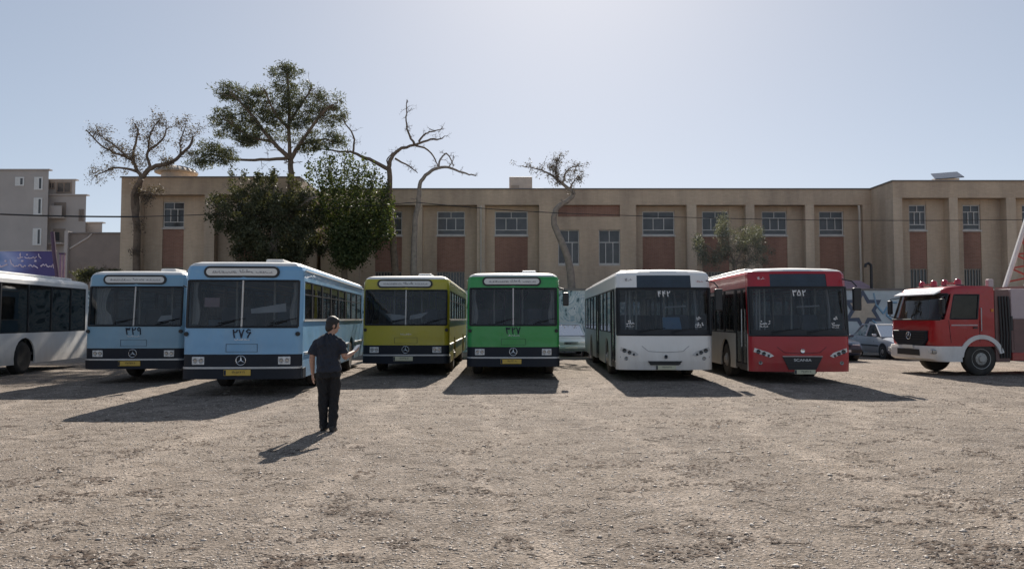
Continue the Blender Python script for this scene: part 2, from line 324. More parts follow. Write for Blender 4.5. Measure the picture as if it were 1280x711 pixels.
# ------------------------------------------------------------------ mesh builder
class MB:
    def __init__(s): s.v = []; s.f = []
    def add(s, vs, fs):
        o = len(s.v); s.v += [tuple(v) for v in vs]; s.f += [tuple(i + o for i in f) for f in fs]; return s
    def box(s, x0, x1, y0, y1, z0, z1):
        return s.add([(x0,y0,z0),(x1,y0,z0),(x1,y1,z0),(x0,y1,z0),(x0,y0,z1),(x1,y0,z1),(x1,y1,z1),(x0,y1,z1)],
                     [(0,3,2,1),(4,5,6,7),(0,1,5,4),(1,2,6,5),(2,3,7,6),(3,0,4,7)])
    def prism(s, pts, axis, a0, a1):
        """polygon pts in the two other axes (order x<y<z), extruded along axis from a0 to a1"""
        n = len(pts)
        def mk(p, a):
            return (a, p[0], p[1]) if axis == 'x' else (p[0], a, p[1]) if axis == 'y' else (p[0], p[1], a)
        vs = [mk(p, a0) for p in pts] + [mk(p, a1) for p in pts]
        fs = [tuple(range(n)), tuple(range(2*n-1, n-1, -1))] + [(i, i+n, (i+1) % n + n, (i+1) % n) for i in range(n)]
        return s.add(vs, fs)
    def tube(s, pts, rad, n=8, cap=True):
        pts = [Vector(p) for p in pts]
        if not hasattr(rad, '__len__'): rad = [rad] * len(pts)
        vs = []; fs = []
        t0 = (pts[1] - pts[0]).normalized()
        u = t0.cross(Vector((0.31, 0.77, 0.55))).normalized()
        for i, p in enumerate(pts):
            t = (pts[min(i+1, len(pts)-1)] - pts[max(i-1, 0)]).normalized()
            u = (u - t * u.dot(t)).normalized(); w = t.cross(u)
            for k in range(n):
                a = 2 * math.pi * k / n
                vs.append(p + (u * math.cos(a) + w * math.sin(a)) * rad[i])
        for i in range(len(pts) - 1):
            for k in range(n):
                a, b = i*n + k, i*n + (k+1) % n
                fs.append((a, b, b+n, a+n))
        if cap: fs += [tuple(range(n-1, -1, -1)), tuple(range((len(pts)-1)*n, len(pts)*n))]
        return s.add(vs, fs)
    def cyl(s, p0, p1, r, n=16): return s.tube([p0, p1], r, n)
    def rings(s, rs, cap=True):
        n = len(rs[0]); vs = [p for r in rs for p in r]; fs = []
        for i in range(len(rs)-1):
            for k in range(n):
                a, b = i*n+k, i*n+(k+1) % n
                fs.append((a, b, b+n, a+n))
        if cap: fs += [tuple(range(n-1, -1, -1)), tuple(range((len(rs)-1)*n, len(rs)*n))]
        return s.add(vs, fs)
    def lathe(s, prof, org, axis='x', n=24):
        """prof: list of (along, radius)"""
        rs = []
        for a, r in prof:
            ring = []
            for k in range(n):
                t = 2*math.pi*k/n; c, d = r*math.cos(t), r*math.sin(t)
                ring.append((org[0]+a, org[1]+c, org[2]+d) if axis == 'x' else (org[0]+c, org[1]+a, org[2]+d) if axis == 'y' else (org[0]+c, org[1]+d, org[2]+a))
            rs.append(ring)
        return s.rings(rs)
    def ell(s, c, r, n=16, m=10):
        rs = []
        for j in range(1, m):
            p = math.pi * j / m
            rs.append([(c[0]+r[0]*math.sin(p)*math.cos(2*math.pi*k/n), c[1]+r[1]*math.sin(p)*math.sin(2*math.pi*k/n), c[2]-r[2]*math.cos(p)) for k in range(n)])
        return s.rings(rs)
    def grid(s, rows):
        n = len(rows[0]); vs = [p for r in rows for p in r]
        fs = [(i*n+k, i*n+k+1, (i+1)*n+k+1, (i+1)*n+k) for i in range(len(rows)-1) for k in range(n-1)]
        return s.add(vs, fs)
    def xform(s, M):
        s.v = [tuple(M @ Vector(v)) for v in s.v]; return s
    def build(s, name, material, parent=None, smooth=False, bevel=0.0, label=None, recalc=True):
        me = bpy.data.meshes.new(name); me.from_pydata(s.v, [], s.f)
        if recalc:
            bm = bmesh.new(); bm.from_mesh(me); bmesh.ops.recalc_face_normals(bm, faces=bm.faces); bm.to_mesh(me); bm.free()
        me.materials.append(MT[material] if isinstance(material, str) else material)
        o = bpy.data.objects.new(name, me); COL.objects.link(o)
        if smooth:
            me.polygons.foreach_set('use_smooth', [True] * len(me.polygons))
            me.set_sharp_from_angle(angle=R(38))
        if bevel:
            b = o.modifiers.new('bevel', 'BEVEL'); b.width = bevel; b.segments = 2; b.limit_method = 'ANGLE'; b.angle_limit = R(40)
        if parent: o.parent = parent
        if label: o['label'] = label
        return o

def thing(name, label, cat, loc=(0,0,0), rz=0.0, group=None):
    o = bpy.data.objects.new(name, None); o.empty_display_size = 0.3; COL.objects.link(o)
    o.location = loc; o.rotation_euler = (0, 0, rz); o['label'] = label; o['category'] = cat
    if group: o['group'] = group
    return o
def tag(o, label, cat, group=None):
    o['label'] = label; o['category'] = cat
    if group: o['group'] = group
    return o
def dup(src, parent=None, loc=None):
    c = src.copy(); COL.objects.link(c)
    if parent: c.parent = parent
    if loc is not None: c.location = loc
    for ch in list(src.children): dup(ch, c)
    return c
def textmesh(txt, size, name, material, parent, loc, rz=0.0, sx=1.0, bold=0.0, ext=0.002):
    cu = bpy.data.curves.new(name, 'FONT'); cu.body = txt; cu.size = size; cu.align_x = 'CENTER'; cu.align_y = 'CENTER'
    cu.extrude = ext; cu.offset = bold
    t = bpy.data.objects.new('tmp', cu); COL.objects.link(t)
    dg = bpy.context.evaluated_depsgraph_get(); dg.update()
    me = bpy.data.meshes.new_from_object(t.evaluated_get(dg)); bpy.data.objects.remove(t); bpy.data.curves.remove(cu)
    me.materials.clear(); me.materials.append(MT[material]); me.name = name
    co_ = np.empty(len(me.vertices)*3); me.vertices.foreach_get('co', co_); co_ = co_.reshape(-1, 3)
    lo, hi = co_.min(0), co_.max(0); co_[:, :2] -= (lo+hi)[:2]/2; co_ *= size/(hi[1]-lo[1]); me.vertices.foreach_set('co', co_.ravel()); me.update()
    o = bpy.data.objects.new(name, me); COL.objects.link(o)
    o.rotation_euler = (R(90), 0, rz); o.location = loc; o.scale = (sx, 1, 1)
    if parent: o.parent = parent
    return o
DIG = {'۲': [[(.15,1),(.2,.5),(.3,0)], [(.15,1),(.2,.72),(.40,.68),(.54,.76),(.6,1)]], '۳': [[(.05,1),(.12,.5),(.22,0)], [(.06,.95),(.12,.7),(.26,.69),(.32,.95)], [(.32,.95),(.38,.7),(.54,.7),(.6,1)]],
       '۴': [[(.1,1),(.16,.5),(.27,0)], [(.13,.78),(.25,.58),(.6,.58)], [(.58,.96),(.4,.94),(.3,.78),(.4,.6)]], '۵': [[(.3,1),(.1,.55),(.04,.22),(.15,.04),(.3,.2),(.45,.04),(.58,.22),(.5,.55),(.3,1)]],
       '۶': [[(.58,.92),(.32,1),(.1,.8),(.22,.62),(.62,.66)], [(.62,.66),(.34,.3),(.24,0)]], '۷': [[(.03,1),(.2,.5),(.3,0)], [(.3,0),(.4,.5),(.57,1)]], '۹': [[(.48,.62),(.2,.55),(.1,.8),(.28,1),(.46,.88),(.48,.62),(.52,0)]]}
def digits(txt, h, name, material, parent, loc, th=0.075):
    m = MB(); x0 = -len(txt)*0.39
    for i, c in enumerate(txt):
        for st in DIG[c]: m.tube([(loc[0]+(x0+0.78*i+0.08+p[0])*h, loc[1], loc[2]+(p[1]-0.5)*h) for p in st], th*h, 5)
    return m.build(name, material, parent)
def scribble(mb, x0, x1, z, h, y, r, rg, dens=1.0):
    """a line of joined script strokes in the x-z plane"""
    x = x0
    while x < x1:
        w = rg.uniform(1.0, 3.0) * h; w = min(w, x1 - x + h * 0.3); pts = []
        n = max(4, int(w / h * 6))
        typ = rg.random()
        for i in range(n + 1):
            t = i / n
            zz = z + (h * 0.18 * math.sin(t * math.pi * rg.choice((2, 3, 4)) + typ * 6))
            if typ < 0.4 and i == 0: zz = z + h * 0.8
            if typ > 0.75 and i == n: zz = z - h * 0.35
            pts.append((x + w * t, y, zz))
        mb.tube(pts, r, 4)
        if rg.random() < 0.7 * dens:
            dx = x + w * rg.random(); mb.box(dx - r*1.3, dx + r*1.3, y - r*0.8, y + r*0.8, z + h*0.5, z + h*0.5 + r*2.4)
        if rg.random() < 0.4 * dens: mb.tube([(x + w*0.5, y, z), (x + w*0.5, y, z + h)], r, 4)
        x += w + h * 0.35

# ------------------------------------------------------------------ world, sun, camera
SUN_AZ, SUN_EL = 4.5, 34.5
w = bpy.data.worlds.new('World'); scene.world = w; w.use_nodes = True
nt = w.node_tree; bg = nt.nodes['Background']
sky = nt.nodes.new('ShaderNodeTexSky'); sky.sky_type = 'NISHITA'; sky.sun_disc = False
sky.sun_elevation = R(SUN_EL); sky.sun_rotation = R(SUN_AZ); sky.altitude = 1500; sky.air_density = 0.75; sky.dust_density = 1.6; sky.ozone_density = 2.4
gm = nt.nodes.new('ShaderNodeGamma'); gm.inputs[1].default_value = 0.5   # evens the sky out as the phone's exposure does
nt.links.new(sky.outputs[0], gm.inputs[0]); hs_ = nt.nodes.new('ShaderNodeHueSaturation'); hs_.inputs['Saturation'].default_value = 0.92; nt.links.new(gm.outputs[0], hs_.inputs['Color']); nt.links.new(hs_.outputs[0], bg.inputs[0]); bg.inputs[1].default_value = 0.138
sl = bpy.data.lights.new('sun_light', 'SUN'); sl.energy = 4.3; sl.angle = R(0.53); sl.color = (1.0, 0.92, 0.82)
so = bpy.data.objects.new('sun_light', sl); COL.objects.link(so); so.location = (0, 0, 30)
d = Vector((math.sin(R(SUN_AZ)) * math.cos(R(SUN_EL)), math.cos(R(SUN_AZ)) * math.cos(R(SUN_EL)), math.sin(R(SUN_EL))))
so.rotation_euler = d.to_track_quat('Z', 'Y').to_euler()
cam = bpy.data.cameras.new('camera'); cam.lens = F / 1280 * 36; cam.sensor_width = 36; cam.clip_end = 3000; cam.clip_start = 0.05
co = bpy.data.objects.new('camera', cam); COL.objects.link(co); co.location = (0, 0, CAMH); co.rotation_euler = (math.pi/2 + TH, 0, 0)
scene.camera = co
vs_ = scene.view_settings; vs_.view_transform = 'Standard'; vs_.look = 'None'; vs_.gamma = 1.0; vs_.exposure = 1.0
scene.cycles.use_denoising = True
scene.cycles.max_bounces = 8; scene.cycles.transparent_max_bounces = 16; scene.cycles.diffuse_bounces = 4; scene.cycles.glossy_bounces = 4
scene.cycles.sample_clamp_indirect = 6.0

# ------------------------------------------------------------------ ground
def vnoise(x, y, seed):
    g = np.random.default_rng(seed).random((64, 64))
    xi = np.floor(x).astype(int); yi = np.floor(y).astype(int); fx = x - xi; fy = y - yi
    fx = fx*fx*(3-2*fx); fy = fy*fy*(3-2*fy)
    a = g[xi % 64, yi % 64]; b = g[(xi+1) % 64, yi % 64]; c = g[xi % 64, (yi+1) % 64]; dd = g[(xi+1) % 64, (yi+1) % 64]
    return (a*(1-fx)+b*fx)*(1-fy) + (c*(1-fx)+dd*fx)*fy
def gh(x, y):
    h = (vnoise(x*0.35+9, y*0.35, 1)-0.5)*0.030 + (vnoise(x*1.3+3, y*1.5, 2)-0.5)*0.020 + (vnoise(x*3.7, y*4.1, 3)-0.5)*0.016 + (vnoise(x*8, y*9, 4)-0.5)*0.010
    fade = np.clip((60 - np.hypot(x, y-10)) / 30, 0, 1)
    return h * fade - 0.006
def axis_vals(lo, hi, fine_lo, fine_hi, step):
    v = list(np.arange(fine_lo, fine_hi + 1e-6, step)); s = step; x = v[-1]
    while x < hi: s *= 1.25; x += s; v.append(x)
    s = step; x = v[0]; pre = []
    while x > lo: s *= 1.25; x -= s; pre.append(x)
    return np.array(pre[::-1] + v)
gx = axis_vals(-900, 900, -12, 12, 0.075); gy = axis_vals(-300, 1500, 3.0, 20, 0.075)
X, Y = np.meshgrid(gx, gy); Z = gh(X, Y)
me = bpy.data.meshes.new('ground'); nx, ny = len(gx), len(gy)
me.vertices.add(nx*ny); me.vertices.foreach_set('co', np.stack([X, Y, Z], -1).astype(np.float32).ravel())
ii, jj = np.meshgrid(np.arange(nx-1), np.arange(ny-1)); a = (jj*nx+ii).ravel()
quads = np.stack([a, a+1, a+1+nx, a+nx], -1).astype(np.int32)
me.loops.add(quads.size); me.loops.foreach_set('vertex_index', quads.ravel())
me.polygons.add(len(quads)); me.polygons.foreach_set('loop_start', np.arange(0, quads.size, 4, dtype=np.int32))
me.update(calc_edges=True); me.polygons.foreach_set('use_smooth', [True]*len(me.polygons)); me.materials.append(MT['ground'])
go = bpy.data.objects.new('ground', me); COL.objects.link(go); go['kind'] = 'structure'

def np_mesh(name, V, Fs, material, smooth=False):
    """V (n,3), Fs (m,k) arrays"""
    me = bpy.data.meshes.new(name); k = Fs.shape[1]
    me.vertices.add(len(V)); me.vertices.foreach_set('co', V.astype(np.float32).ravel())
    me.loops.add(Fs.size); me.loops.foreach_set('vertex_index', Fs.astype(np.int32).ravel())
    me.polygons.add(len(Fs)); me.polygons.foreach_set('loop_start', np.arange(0, Fs.size, k, dtype=np.int32))
    me.update(calc_edges=True)
    if smooth: me.polygons.foreach_set('use_smooth', [True]*len(me.polygons))
    me.materials.append(MT[material]); o = bpy.data.objects.new(name, me); COL.objects.link(o); return o

def scatter_ground(n, dmin, dmax, clump=None):
    u = nr.random(n); dd = dmin * (dmax/dmin) ** u               # denser near the camera
    xx = (nr.random(n)*2-1) * (dd*0.72+0.6)
    if clump is not None:
        keep = vnoise(xx*clump[0]+5, dd*clump[0]*1.6+2, clump[2]) > clump[1]
        xx, dd = xx[keep], dd[keep]
    return xx, dd
# pebbles: little octahedra pressed into the ground
px_, py_ = scatter_ground(105000, 4.2, 26)
n = len(px_); sz = 0.004 + 0.010 * nr.random(n)**3 + 0.02 * nr.random(n)**60
base = np.array([(1,0,0),(0,1,0),(-1,0,0),(0,-1,0),(0,0,0.42),(0,0,-0.5)])
ang = nr.random(n)*6.283; ca, sa = np.cos(ang), np.sin(ang)
st = 0.7 + 0.6*nr.random((n, 1, 3))
P = base[None] * st * sz[:, None, None]
P[:, :4] += (nr.random((n, 4, 3))-0.5) * sz[:, None, None] * 0.5
V = np.empty_like(P); V[..., 0] = P[..., 0]*ca[:, None]-P[..., 1]*sa[:, None]; V[..., 1] = P[..., 0]*sa[:, None]+P[..., 1]*ca[:, None]; V[..., 2] = P[..., 2]
V += np.stack([px_, py_, gh(px_, py_) + sz*0.12], -1)[:, None, :]
fb = np.array([(0,1,4),(1,2,4),(2,3,4),(3,0,4),(1,0,5),(2,1,5),(3,2,5),(0,3,5)])
Fp = (fb[None] + (np.arange(n)*6)[:, None, None]).reshape(-1, 3)
o = np_mesh('gravel', V.reshape(-1, 3), Fp, 'pebble'); o['kind'] = 'stuff'
# broken twigs
px_, py_ = scatter_ground(700, 4.4, 20); mb_t = []
for x, y in zip(px_, py_):
    a_ = rng.uniform(0, 6.28) if rng.random() < .4 else rng.gauss(0, .5); l_ = rng.uniform(.03, .14); k_ = rng.uniform(.0015, .004)
    mb_t.append((x, y, a_, l_, k_))
# dry straw and leaf litter in loose clumps
px_, py_ = scatter_ground(34000, 4.4, 24, (2.6, 0.70, 21)); n = len(px_)
ln = 0.012 + 0.035*nr.random(n)**2; wd = 0.0025 + 0.004*nr.random(n); an = (nr.random(n)-0.5)*1.6
dx, dy = np.cos(an)*ln, np.sin(an)*ln; ex, ey = -np.sin(an)*wd, np.cos(an)*wd; zz = gh(px_, py_)
def pt(sx, sy, h): return np.stack([px_+dx*sx+ex*sy, py_+dy*sx+ey*sy, zz+h+0.004*nr.random(n)], -1)
V = np.stack([pt(-1,-1,0.002), pt(1,-1,0.004), pt(1,1,0.004), pt(-1,1,0.002), pt(0,0,0.012)], 1).reshape(-1, 3)
fb = np.array([(0,1,4),(1,2,4),(2,3,4),(3,0,4)]); Fp = (fb[None] + (np.arange(n)*5)[:, None, None]).reshape(-1, 3)
o = np_mesh('dry_litter', V, Fp, 'litter'); o['kind'] = 'stuff'

tw_ = MB()
for x, y, a_, l_, k_ in mb_t:
    z_ = float(gh(np.array([x]), np.array([y]))[0]) + 0.006; c_, s_ = math.cos(a_)*l_, math.sin(a_)*l_
    tw_.tube([(x-c_, y-s_, z_), (x+c_*0.1-s_*0.12, y+s_*0.1+c_*0.12, z_+0.005), (x+c_, y+s_, z_)], [k_, k_, k_*0.5], 4)
tw_ = tw_.build('broken_twigs', 'litter'); tw_['kind'] = 'stuff'

# ------------------------------------------------------------------ buses
def wheel_parts(parent, cx, cy, r=0.49, wdt=0.28, side=1, twin=False):
    """axle along x; side +1 = outer face at +x"""
    m = MB(); s = side; h = wdt
    m.lathe([(-s*h, r*0.56), (-s*h, r*0.90), (-s*h*0.86, r*0.985), (-s*h*0.5, r), (-s*h*0.14, r*0.985), (0, r*0.90), (s*0.012, r*0.74), (0, r*0.58)], (cx, cy, r-0.012), 'x', 32)
    t = m.build('wheel', 'rubber', parent, smooth=True)
    q = MB()
    if twin: prof = [(-s*h*0.9, r*0.55), (-s*0.02, r*0.56), (-s*0.012, r*0.60), (-s*0.02, r*0.52), (-s*0.15, r*0.42), (-s*0.16, r*0.25), (-s*0.04, r*0.22), (-s*0.03, 0.02)]
    else: prof = [(-s*h*0.9, r*0.55), (-s*0.01, r*0.56), (s*0.0, r*0.60), (-s*0.01, r*0.53), (-s*0.07, r*0.47), (s*0.01, r*0.36), (s*0.015, r*0.24), (s*0.06, r*0.20), (s*0.065, 0.02)]
    q.lathe(prof, (cx, cy, r-0.012), 'x', 24)
    for k in range(10):
        a = 2*math.pi*k/10; yy, zz = cy+math.cos(a)*r*0.31, r-0.012+math.sin(a)*r*0.31; bx = cx + (s*0.012 if not twin else -s*0.16)
        q.cyl((bx-s*0.01, yy, zz), (bx+s*0.022, yy, zz), 0.016, 6)
    q.build('rim', 'steel', t, smooth=True)
    return t

def arch_poly(y0, y1, z0, z1, wheels, ra=0.60, zc=0.478):
    pts = [(y0, z0)]
    for wy in wheels:
        if y0 < wy - ra and wy + ra < y1:
            a0 = math.asin(max(-1, min(1, (z0 - zc)/ra)))
            for k in range(13):
                a = math.pi - a0 - (math.pi - 2*a0) * k/12
                pts.append((wy + ra*math.cos(a), zc + ra*math.sin(a)))
    return pts + [(y1, z0), (y1, z1), (y0, z1)]

def make_bus(P):
    hw, L, r, bow = P['hw'], P['L'], P['r'], P['bow']
    root = thing('city_bus', P['label'], 'bus', P['loc'], P['yaw'], 'buses parked in a row facing the yard')
    paint, side_paint = P['paint'], P.get('side_paint', P['paint'])
    rk = P['rake']
    def yo(z):
        if z <= rk[0][0]: return rk[0][1]
        for (za, ya), (zb, yb) in zip(rk, rk[1:]):
            if z <= zb: return ya + (yb-ya)*(z-za)/(zb-za)
        return rk[-1][1]
    xf = hw - r
    arcs = [90, 60, 30]
    fl = P.get('flats', [0.8, 0.45, 0.0, -0.45, -0.8])
    cols = []
    for a in arcs: cols.append((-(xf + r*math.sin(R(a))), bow + r*(1-math.cos(R(a)))))
    cols.append((-xf, bow))
    for q in fl: cols.append((-q*xf, bow*q*q))
    cols.append((xf, bow))
    for a in arcs[::-1]: cols.append((xf + r*math.sin(R(a)), bow + r*(1-math.cos(R(a)))))
    NC = len(cols)
    def fp(i, z, push=0.0):
        x, y = cols[i]; return (x, y + yo(z) + push, z)
    def fgrid(mb, zs, i0, i1, push=0.0): mb.grid([[fp(i, z, push) for i in range(i0, i1+1)] for z in zs])
    def fy(x, z):
        for (xa, ya), (xb, yb) in zip(cols, cols[1:]):
            if xa <= x <= xb: return ya + (yb-ya)*(x-xa)/(xb-xa) + yo(z)
        return yo(z)
    zs0, zw0, zw1, zr = P['skirt'], P['ws0'], P['ws1'], P['roof']
    ws_a, ws_b = P['ws_cols']          # windscreen columns
    ys = bow + r
    # --- body
    body = MB()
    for (za, zb, pm) in P['front_bands']:
        if pm == 'body': fgrid(body, [za, (za+zb)/2, zb], 0, NC-1)
    fgrid(body, [zw0, zw1], 0, ws_a); fgrid(body, [zw0, zw1], ws_b, NC-1)
    # full roof shell
    def ring(z, ins):
        k = (hw-ins)/hw
        pts = [(cols[i][0]*k, cols[i][1] + yo(z) + ins*0.8, z) for i in range(NC)]
        re = L - ins*0.7; c = 0.14
        pts += [(hw-ins, re-c, z), (hw-ins-c*0.3, re-c*0.3, z), (hw-ins-c, re, z), (-(hw-ins-c), re, z), (-(hw-ins-c*0.3), re-c*0.3, z), (-(hw-ins), re-c, z)]
        return pts
    prof = [(zw1, 0.0)] + P['roof_prof']
    rr = [ring(z, i) for z, i in prof]; n = len(rr[0])
    roof = MB()
    disp = P.get('disp_cols')
    for j in range(len(rr)-1):
        for k in range(n):
            if disp and j == 0 and disp[0] <= k < disp[1]: continue
            k2 = (k+1) % n
            tgt = body if j < P['paint_rings'] else roof
            tgt.add([rr[j][k], rr[j][k2], rr[j+1][k2], rr[j+1][k]], [(0,1,2,3)])
    roof.add(rr[-1], [tuple(range(n))])
    # --- sides
    wheels = P['wheels']; zwst = P['waist']; ye = L - 0.14
    inner = P.get('pillar_mat', 'gasket')
    for s in (-1, 1):
        doors = [dd for dd in P['doors']] if s < 0 else []
        segs = []; y = ys
        for (a, b) in doors:
            if a - y > 0.02: segs.append((y, a))
            y = b
        segs.append((y, ye))
        sp = MB()
        for (a, b) in segs:
            sp.prism(arch_poly(a, b, zs0, zwst, wheels), 'x', s*(hw-0.045), s*hw)
        if P.get('rubrail') and s > 0:
            pass
        if side_paint == paint: body.add(sp.v, sp.f)
        else: sp.build('side_panel', side_paint, root)
        # windows
        wins = P['windows'][0 if s < 0 else 1]
        edges = [ys] + [e for q in wins for e in q[:2]] + [ye]
        for k in range(0, len(edges), 2):
            a, b = edges[k], edges[k+1]
            if b - a < 0.01: continue
            if k == 0: pil_t = body; pts = [(a+yo(zwst), zwst), (b, zwst), (b, zw1), (a+yo(zw1), zw1)]
            else: pil_t = MB() if k < len(edges)-2 else body; pts = [(a, zwst), (b, zwst), (b, zw1), (a, zw1)]
            pil_t.prism(pts, 'x', s*(hw-0.05), s*(hw-0.002))
            if pil_t is not body: pil_t.build('window_pillar', inner, root)
        for q in wins:
            a, b = q[0], q[1]; isdoor = len(q) > 2
            if isdoor: continue
            g = MB().box(s*(hw-0.03), s*(hw-0.022), a, b, zwst, zw1).build('window', P['side_glass'], root)
            fm = MB(); t = 0.03; x0, x1 = sorted((s*(hw-0.045), s*(hw-0.008)))
            fm.box(x0, x1, a, a+t, zwst, zw1); fm.box(x0, x1, b-t, b, zwst, zw1); fm.box(x0, x1, a+t, b-t, zwst, zwst+t); fm.box(x0, x1, a+t, b-t, zw1-t, zw1)
            if P.get('sliders') and (zw1-zwst) > 0.5:
                zb = zw1 - 0.30; fm.box(x0, x1, a+t, b-t, zb, zb+0.025)
            fm.build('frame', P.get('win_frame', 'gasket'), g)
        for (a, b) in doors:
            dr = MB(); t = 0.05; x0, x1 = -(hw-0.01), -(hw-0.05); zb, zt = zs0+0.04, zw1
            mid = (a+b)/2
            for (ya, yb) in ((a, mid-0.008), (mid+0.008, b)):
                dr.box(x0, x1, ya, ya+t, zb, zt); dr.box(x0, x1, yb-t, yb, zb, zt)
                dr.box(x0, x1, ya+t, yb-t, zb, zb+0.12); dr.box(x0, x1, ya+t, yb-t, zt-t, zt)
            do = dr.build('door', P.get('door_mat', 'gasket'), root)
            gp = MB()
            for (ya, yb) in ((a, mid-0.008), (mid+0.008, b)): gp.box(-(hw-0.028), -(hw-0.034), ya+t, yb-t, zb+0.12, zt-t)
            gp.build('door_glass', P['side_glass'], do)
            MB().tube([(-(hw-0.02)-0.03, mid-0.12, 0.9), (-(hw-0.02)-0.03, mid-0.12, 1.9)], 0.016, 8).build('handle', 'chrome', do, smooth=True)
            st = MB().box(-(hw-0.10), -(hw-0.70), a+0.02, b-0.02, zs0-0.02, zs0+0.03); st.build('door_step', 'floor', do)
    # rear
    body.box(-(hw-0.14), hw-0.14, L-0.06, L, zs0, 1.5)
    if P.get('rear_window'):
        body.box(-(hw-0.14), -(hw-0.24), L-0.06, L, 1.5, zw1); body.box(hw-0.24, hw-0.14, L-0.06, L, 1.5, zw1); body.box(-(hw-0.24), hw-0.24, L-0.06, L, zw1-0.12, zw1)
        MB().box(-(hw-0.24), hw-0.24, L-0.035, L-0.028, 1.5, zw1-0.12).build('rear_window', 'side_glass', root)
    else: body.box(-(hw-0.14), hw-0.14, L-0.06, L, 1.5, zw1)
    for s in (-1, 1):
        body.prism([(s*hw, L-0.14), (s*(hw-0.042), L-0.042), (s*(hw-0.14), L), (s*(hw-0.14), L-0.06), (s*(hw-0.045), L-0.14)], 'z', zs0, zw1)
    body.build('body', paint, root, smooth=True, recalc=False)
    roof.build('roof', P.get('roof_mat', paint), root, smooth=True)
    # other front bands
    for (za, zb, pm) in P['front_bands']:
        if pm == 'body': continue
        nm, mm, push = pm
        b = MB(); fgrid(b, [za, zb], 0, NC-1, push)
        if push < 0:                      # close top and bottom lips to the body line
            fgrid(b, [za, za+1e-4], 0, NC-1, 0)
            b.grid([[fp(i, za, push) for i in range(NC)], [fp(i, za, 0.02) for i in range(NC)]]); b.grid([[fp(i, zb, push) for i in range(NC)], [fp(i, zb, 0.02) for i in range(NC)]])
        if nm == 'bumper':                # turn the bumper round the corners
            for s in (-1, 1): b.box(min(s*(hw+0.01), s*(hw-0.05)), max(s*(hw+0.01), s*(hw-0.05)), ys, ys+P.get('bumper_len', 0.9), za, zb)
        b.build(nm, mm, root, smooth=True)
    # windscreen
    zl = [zw0, zw0+(zw1-zw0)/2, zw1]
    mid = [i for i in range(NC) if abs(cols[i][0]) < 1e-6][0]
    g = MB(); fgrid(g, zl, ws_a, ws_b, 0.012)
    wsn = g.build('windscreen', 'screen_glass', root, smooth=True)
    fr = MB()
    loop = [fp(i, zw0, 0.004) for i in range(ws_a, ws_b+1)]; fr.tube(loop, 0.028, 6)
    loop = [fp(i, zw1, 0.004) for i in range(ws_a, ws_b+1)]; fr.tube(loop, 0.022, 6)
    for i in (ws_a, ws_b): fr.tube([fp(i, z, 0.004) for z in zl], 0.028, 6)
    fr.build('gasket', 'gasket', wsn, smooth=True)
    P['front'] = (fp, fy, fgrid, mid, cols, NC)
    # interior
    fz = P['floor_z']
    MB().box(-(hw-0.07), hw-0.07, 0.30, L-0.10, fz-0.06, fz).build('cabin_floor', 'floor', root)
    MB().box(-(hw-0.18), hw-0.18, 0.45, L-0.2, zs0+0.06, fz-0.08).build('chassis', 'black', root) if False else None
    ch = MB(); yy = 0.35
    for wy in list(wheels) + [None]:
        ye2 = (wy - 0.62) if wy else L-0.15
        if ye2 > yy: ch.box(-(hw-0.10), hw-0.10, yy, ye2, zs0+0.05, fz-0.07)
        if wy: ch.box(-(hw-0.62), hw-0.62, wy-0.60, wy+0.60, zs0+0.08, fz-0.07); yy = wy + 0.62
    ch.build('chassis', 'black', root)
    ds = MB().prism([(0.16, fz), (0.62, fz), (0.62, zw0-0.18), (0.42, zw0-0.03), (0.16+bow, zw0-0.05)], 'x', -(hw-0.10), hw-0.10)
    ds.build('dashboard', 'dash', root)
    sw = MB(); cxs = P.get('driver_x', 0.62)
    ringp = [(cxs+0.22*math.cos(2*math.pi*k/20), 0.62+0.16*math.sin(2*math.pi*k/20), zw0+0.03+0.13*math.sin(2*math.pi*k/20)) for k in range(21)]
    sw.tube(ringp, 0.016, 6); sw.tube([(cxs, 0.62, zw0+0.03), (cxs, 0.52, zw0-0.25)], 0.03, 8)
    for k in (3, 7, 13): sw.tube([(cxs, 0.62, zw0+0.03), ringp[k]], 0.012, 6)
    sw.build('steering_wheel', 'black', root, smooth=True)
    se = MB(); se.box(-0.21, 0.21, -0.20, 0.22, 0.40, 0.50); se.prism([(0.16, 0.46), (0.26, 0.46), (0.36, 1.12), (0.29, 1.14)], 'x', -0.20, 0.20); se.box(-0.14, 0.14, -0.10, 0.12, 0.0, 0.40)
    s0 = None
    spots = [(cxs, 1.15)] + [(x, y) for y in np.arange(2.2, L-1.0, 0.95) for x in (-0.95, -0.50, 0.50, 0.95) if not any(a-0.3 < y < b+0.2 and x < 0 for a, b in P['doors'])]
    for (x, y) in spots:
        if s0 is None: s0 = se.build('seat', 'seat', root, bevel=0.02); s0.location = (x, y, fz)
        else: c = s0.copy(); COL.objects.link(c); c.parent = root; c.location = (x, y, fz)
    for (x, y) in P.get('rails', [(-0.55, 1.6), (0.28, 1.75), (-0.28, 4.2), (0.28, 4.2), (0.28, 6.9)]):
        MB().tube([(x, y, fz), (x, y, P['roof']-0.12)], 0.024, 8).build('grab_pole', 'rail', root, smooth=True)
    for x in (-0.45, 0.45):
        MB().tube([(x, 1.4, zw1-0.05), (x, L-0.6, zw1-0.05)], 0.016, 6).build('grab_rail', 'rail', root, smooth=True)
    for wy in wheels:
        for s in (-1, 1): wheel_parts(root, s*(hw-0.04), wy, 0.49, 0.28, s, wy > 4)
    return root

